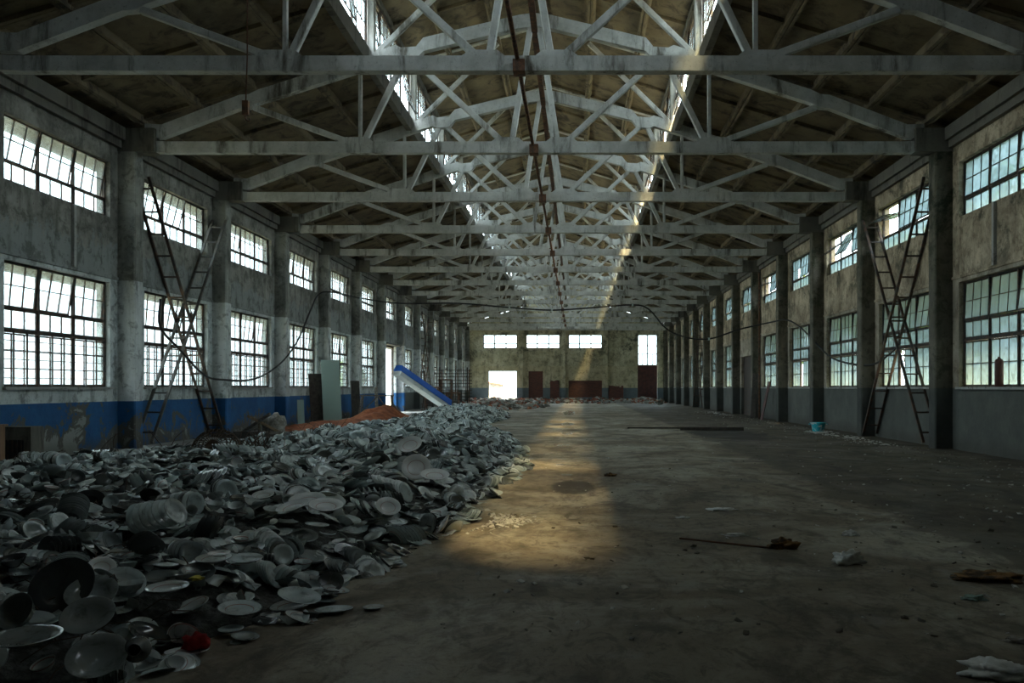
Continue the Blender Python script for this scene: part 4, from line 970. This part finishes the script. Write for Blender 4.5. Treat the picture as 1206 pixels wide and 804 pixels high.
# scatter
def scatter(y0, y1, dens, smin, smax):
    y = y0
    n = 0
    for _ in range(int(dens*(y1-y0)*11)):
        x = random.uniform(-12.1, -.8); y = random.uniform(y0, y1); h = heap(x, y)
        if h < -.02: continue
        if not in_view(Vector((x, y, h))): continue
        if not free(x, y, .05): continue
        edge = smooth(h/.3); u = random.random(); sn = slope(x, y)
        back = x < -.32*y-.5 and 8 < y < 24      # small bowls and cups gather at the back left
        if u < (.18 if back else .34):
            tilt = abs(random.gauss(0, .30)); a = random.uniform(0, 6.3); flip = random.random() < .3
            n_ = sn + Vector((math.cos(a), math.sin(a), 0))*math.tan(min(tilt, 1.1)); s = random.uniform(smin, smax)
            kd = 'platter' if random.random() < .3 else 'plate'; st = random.choices(['plain', 'ring', 'dark', 'white'] if y > 8 else ['plain', 'ring', 'dark', 'white', 'dimmed'], [.50, .25, .13, .12] if y > 8 else [.22, .13, .25, .05, .35])[0]  # darker glazes weighted up near the camera to dim the foreground plates
            z = h + random.uniform(-.01, .06)*edge + math.sin(min(tilt, 1.1))*.08*s
            add_item(kd, st, x, y, max(z, .008), -n_ if flip else n_, s, 'down' if flip else ('tilt' if tilt > .4 else 'flat'))
        elif u < (.21 if back else .41):      # leaning row of dishes
            a = random.uniform(0, 6.3) if random.random() < .4 else random.gauss(-.2, .5) + (math.pi if random.random() < .3 else 0); k = random.randint(3, 8); ti = random.uniform(.35, 1.25); s = random.uniform(smin, smax)*.95
            st = random.choices(['plain', 'ring', 'dark', 'dimmed'], [.6, .25, .15, 0] if y > 8 else [.2, .1, .2, .5])[0]; sp_ = random.uniform(.012, .045); dx, dy = math.cos(a), math.sin(a)  # rows near the camera also take the darker glazes, for dimness
            for j in range(k):
                xx, yy = x+dx*sp_*j*1.4, y+dy*sp_*j*1.4; hh = heap(xx, yy)
                if hh < 0: continue
                tj = ti + .03*j + random.uniform(-.04, .04); z = hh + math.sin(min(tj, 1.57))*.085*s*edge + .02
                add_item('plate', st, xx, yy, z, Vector((dx*math.sin(tj), dy*math.sin(tj), math.cos(tj))), s, 'row')
        elif u < (.50 if back else .48):
            a = random.uniform(0, 6.3); tl = random.gauss(0, .9); add_item('bowl', random.choices(['plain', 'ring', 'dark', 'white'], [.6, .1, .15, .15])[0], x, y, h+random.uniform(0, .05)*edge+.03*edge, Vector((math.sin(tl)*math.cos(a), math.sin(tl)*math.sin(a), math.cos(tl))), random.uniform(.6, 1.05), 'any')
        elif u < (.62 if back else .50):
            a = random.uniform(0, 6.3); add_item('cup', 'plain', x, y, h+.03, Vector((math.cos(a), math.sin(a), random.uniform(-.3, .8))), random.uniform(.9, 1.4), 'any')
        else:
            a = random.uniform(0, 6.3); tl = abs(random.gauss(0, .5)); add_item('shard', random.randrange(4), x, y, max(h+random.uniform(0, .05)*edge, .004), Vector((math.sin(tl)*math.cos(a), math.sin(tl)*math.sin(a), math.cos(tl)*random.choice([1, -1]))), random.uniform(.45, 1.15), 'any')
scatter(2.2, 8, 84, .65, 1.1); scatter(8, 15, 46, .75, 1.2); scatter(15, 27, 44, .75, 1.25); scatter(27, 46, 36, .75, 1.25); scatter(46, 67, 26, .8, 1.3)
# cull what the photo cannot show: deep behind items is still kept, only sort by apparent size
items.sort(key=lambda it: -it[3]/it[5].y)
STATE = {'flat': 'lying face up', 'down': 'lying face down', 'tilt': 'tilted steeply', 'row': 'leaning in a toppled row', 'any': 'tumbled in the heap'}
NM = {'plate': 'plate', 'platter': 'platter', 'bowl': 'bowl', 'cup': 'cup', 'shard': 'crockery_shard', 'jar': 'jar'}
COLW = {'dimmed': 'shade-toned ', 'dark': 'dark ', 'white': 'white ', 'ring': 'ringed ', 'plain': 'grey '}
for kd, st, mt, lab, cat in special:
    o = put(NM[kd], IT[kd, st]); o.matrix_world = mt; tag(o, lab, cat, 'standing fan of dishes' if 'fan of seven' in lab else None)
cnt = {}; rest = []; buck = {}
LMK = [(n_, 679+o_.x*1014/o_.y, 456+(CAMZ-o_.z)*1014/o_.y) for n_, o_ in LMK3]
LIM = {'plate': 268, 'platter': 200, 'bowl': 200, 'cup': 70, 'shard': 260, 'jar': 9}
for it in items:
    kd, st, mt, s, state, pos = it; c_ = cnt.get(kd, 0)
    if c_ >= LIM[kd]: rest.append(it); continue
    cnt[kd] = c_+1
    o = put(NM[kd], IT[kd, st]); o.matrix_world = mt
    pre = COLW.get(st, '') if kd in ('plate', 'platter', 'bowl') else 'small '
    P2 = (679+pos.x*1014/pos.y, 456+(CAMZ-pos.z)*1014/pos.y)
    lm = min(LMK, key=lambda q: math.hypot(q[1]-P2[0], (q[2]-P2[1])*1.5)); dx, dy = P2[0]-lm[1], P2[1]-lm[2]
    dr = ('right of' if dx > 0 else 'left of') if abs(dx) > 1.5*abs(dy) else ('above' if dy < 0 else 'below')
    desc = pre + {'shard': 'crockery shard'}.get(kd, kd) + ' ' + STATE[state]
    tag(o, None, kd, {'plate': 'plates of the near heap', 'platter': 'platters of the near heap', 'bowl': 'bowls of the near heap', 'cup': 'cups of the near heap', 'shard': 'shards of the near heap'}[kd])
    buck.setdefault((desc, dr, lm[0]), []).append((math.hypot(dx, dy), o))
    if kd == 'cup': put('handle', handle, o)
NTH = 'nearest second third fourth fifth sixth seventh eighth ninth tenth eleventh twelfth thirteenth fourteenth fifteenth sixteenth seventeenth eighteenth nineteenth twentieth'.split()
for (desc, dr, n_), lst in buck.items():
    lst.sort(key=lambda q: q[0])
    for k, (_, o) in enumerate(lst): o['label'] = ('%s, %s %s the %s' % (desc, NTH[k], dr, n_)) if k < 20 else '%s, %s farther %s the %s' % (desc, NTH[k-20], dr, n_)
# all the smaller ones farther off: one mesh per kind, cheap but real shapes
def low(prof, seg, a1=None, sy=1.0):
    mb = MB().lathe(prof, seg, 0, a1, sy=sy); tri = []
    for f_ in mb.f:
        a, b, c_, d_ = f_; va = [mb.v[i] for i in f_]
        if va[0] == va[1]: tri.append((a, c_, d_))
        elif va[2] == va[3]: tri.append((a, b, c_))
        else: tri += [(a, b, c_), (a, c_, d_)]
    return np.array(mb.v, float), np.array(tri, int)
LOWP = [(0,0),(.075,0),(.131,.022),(.131,.0242),(.090,.014),(.077,.005),(0,.004)]
LB = [(0,0),(.04,0),(.07,.024),(.0855,.060),(.0835,.060),(.064,.026),(0,.005)]
def bake(name, kinds, label, cat):
    tpl = {}
    for q, seg in (('near', 16), ('far', 10)):
        tpl['plate', q] = low(LOWP, seg); tpl['platter', q] = low(LOWP, seg, sy=.7); tpl['bowl', q] = low(LB, seg-2); tpl['cup', q] = low([(0,0),(.03,0),(.042,.075),(.04,.075),(0,.008)], 8)
        for k, a1 in enumerate((1.6, 2.4, 3.3, 4.4)): tpl['shard', q, k] = low(LOWP, 5+k, a1)
    V = []; F = []; n = 0
    for kd, st, mt, s, state, pos in rest:
        if kd not in kinds: continue
        q = 'near' if pos.y < 18 else 'far'; v, f_ = tpl[(kd, q, st)] if kd == 'shard' else tpl[kd, q]
        A = np.array(mt); V.append(v @ A[:3,:3].T + A[:3,3]); F.append(f_+n); n += len(v)
    if not V: return
    V = np.concatenate(V); F = np.concatenate(F); me = bpy.data.meshes.new(name)
    me.vertices.add(len(V)); me.vertices.foreach_set('co', V.ravel()); me.loops.add(F.size); me.loops.foreach_set('vertex_index', F.ravel().astype(np.int32))
    me.polygons.add(len(F)); me.polygons.foreach_set('loop_start', np.arange(0, F.size, 3, dtype=np.int32))
    me.update(calc_edges=True); me.validate(); me.materials.append(P['mass']); o = put(name, me); tag(o, label, cat, kind='stuff')
    print(name, len(F))
bake('plate_pile', ('plate', 'platter'), 'mass of grey plates heaped along the left half of the hall', 'plates')
bake('bowl_pile', ('bowl', 'cup'), 'mass of small bowls and cups at the back of the heap', 'bowls')
bake('shard_pile', ('shard',), 'mass of broken plate pieces over the heap', 'shards')
print('items', len(items), cnt, 'rest', len(rest))
# small odd things in the heap
x, y = fl(233, 753, .08); o = lump('red_cloth', (x, y, .03), (.085, .06, .07), 'redc', 'crumpled bright red cloth at the front edge of the heap', 'cloth', 21, None, .6, 3)
x, y = fl(232, 682, .36); o = lump('yellow_rag', (x, y, .36), (.045, .04, .02), 'yellow', 'small yellow scrap among the plates in front', 'scrap', 22, None, .6, 2)
# china splinters spilling at the right foot of the heap
def fsp():
    y = random.gauss(10.6, .3); return np.interp(y, YR, XR)+.1+abs(random.gauss(0, .25)), y, 0
chips('china_splinters', 260, fsp, (.015, .07), M['crumb'], 'pale china splinters spilled on the floor at the right foot of the heap', 'splinters', .25)
mb = MB()
for k in range(150):
    y = random.uniform(11, 26); xl = np.interp(y, YL, XL); x = xl + random.uniform(.3, 2.2)
    h = heap(x, y); a = random.uniform(0, 6.3); l = random.uniform(.15, .5); d = Vector((math.cos(a), math.sin(a), random.uniform(.1, 1.4)))
    p = Vector((x, y, max(h, 0))); mb.tube([p, p+d*l*.5+Vector((0,0,.05)), p+d*l+Vector((random.uniform(-.1,.1), 0, -.04))], .006, 4)
for k in range(120):
    y = random.uniform(4, 10); x = -.62*y + random.gauss(0, .5)+.2
    if not -12 < x < -2.6: continue
    h = heap(x, y); a = random.uniform(0, 6.3); l = random.uniform(.15, .4); d = Vector((math.cos(a), math.sin(a), random.uniform(0, .4)))
    p = Vector((x, y, h+.03)); mb.tube([p, p+d*l*.5+Vector((0,0,.04)), p+d*l], .004, 4)
tag(mb.build('twigs', M['wicker']), 'thin dark twigs and wires poking out of the back of the heap', 'twigs', kind='stuff')
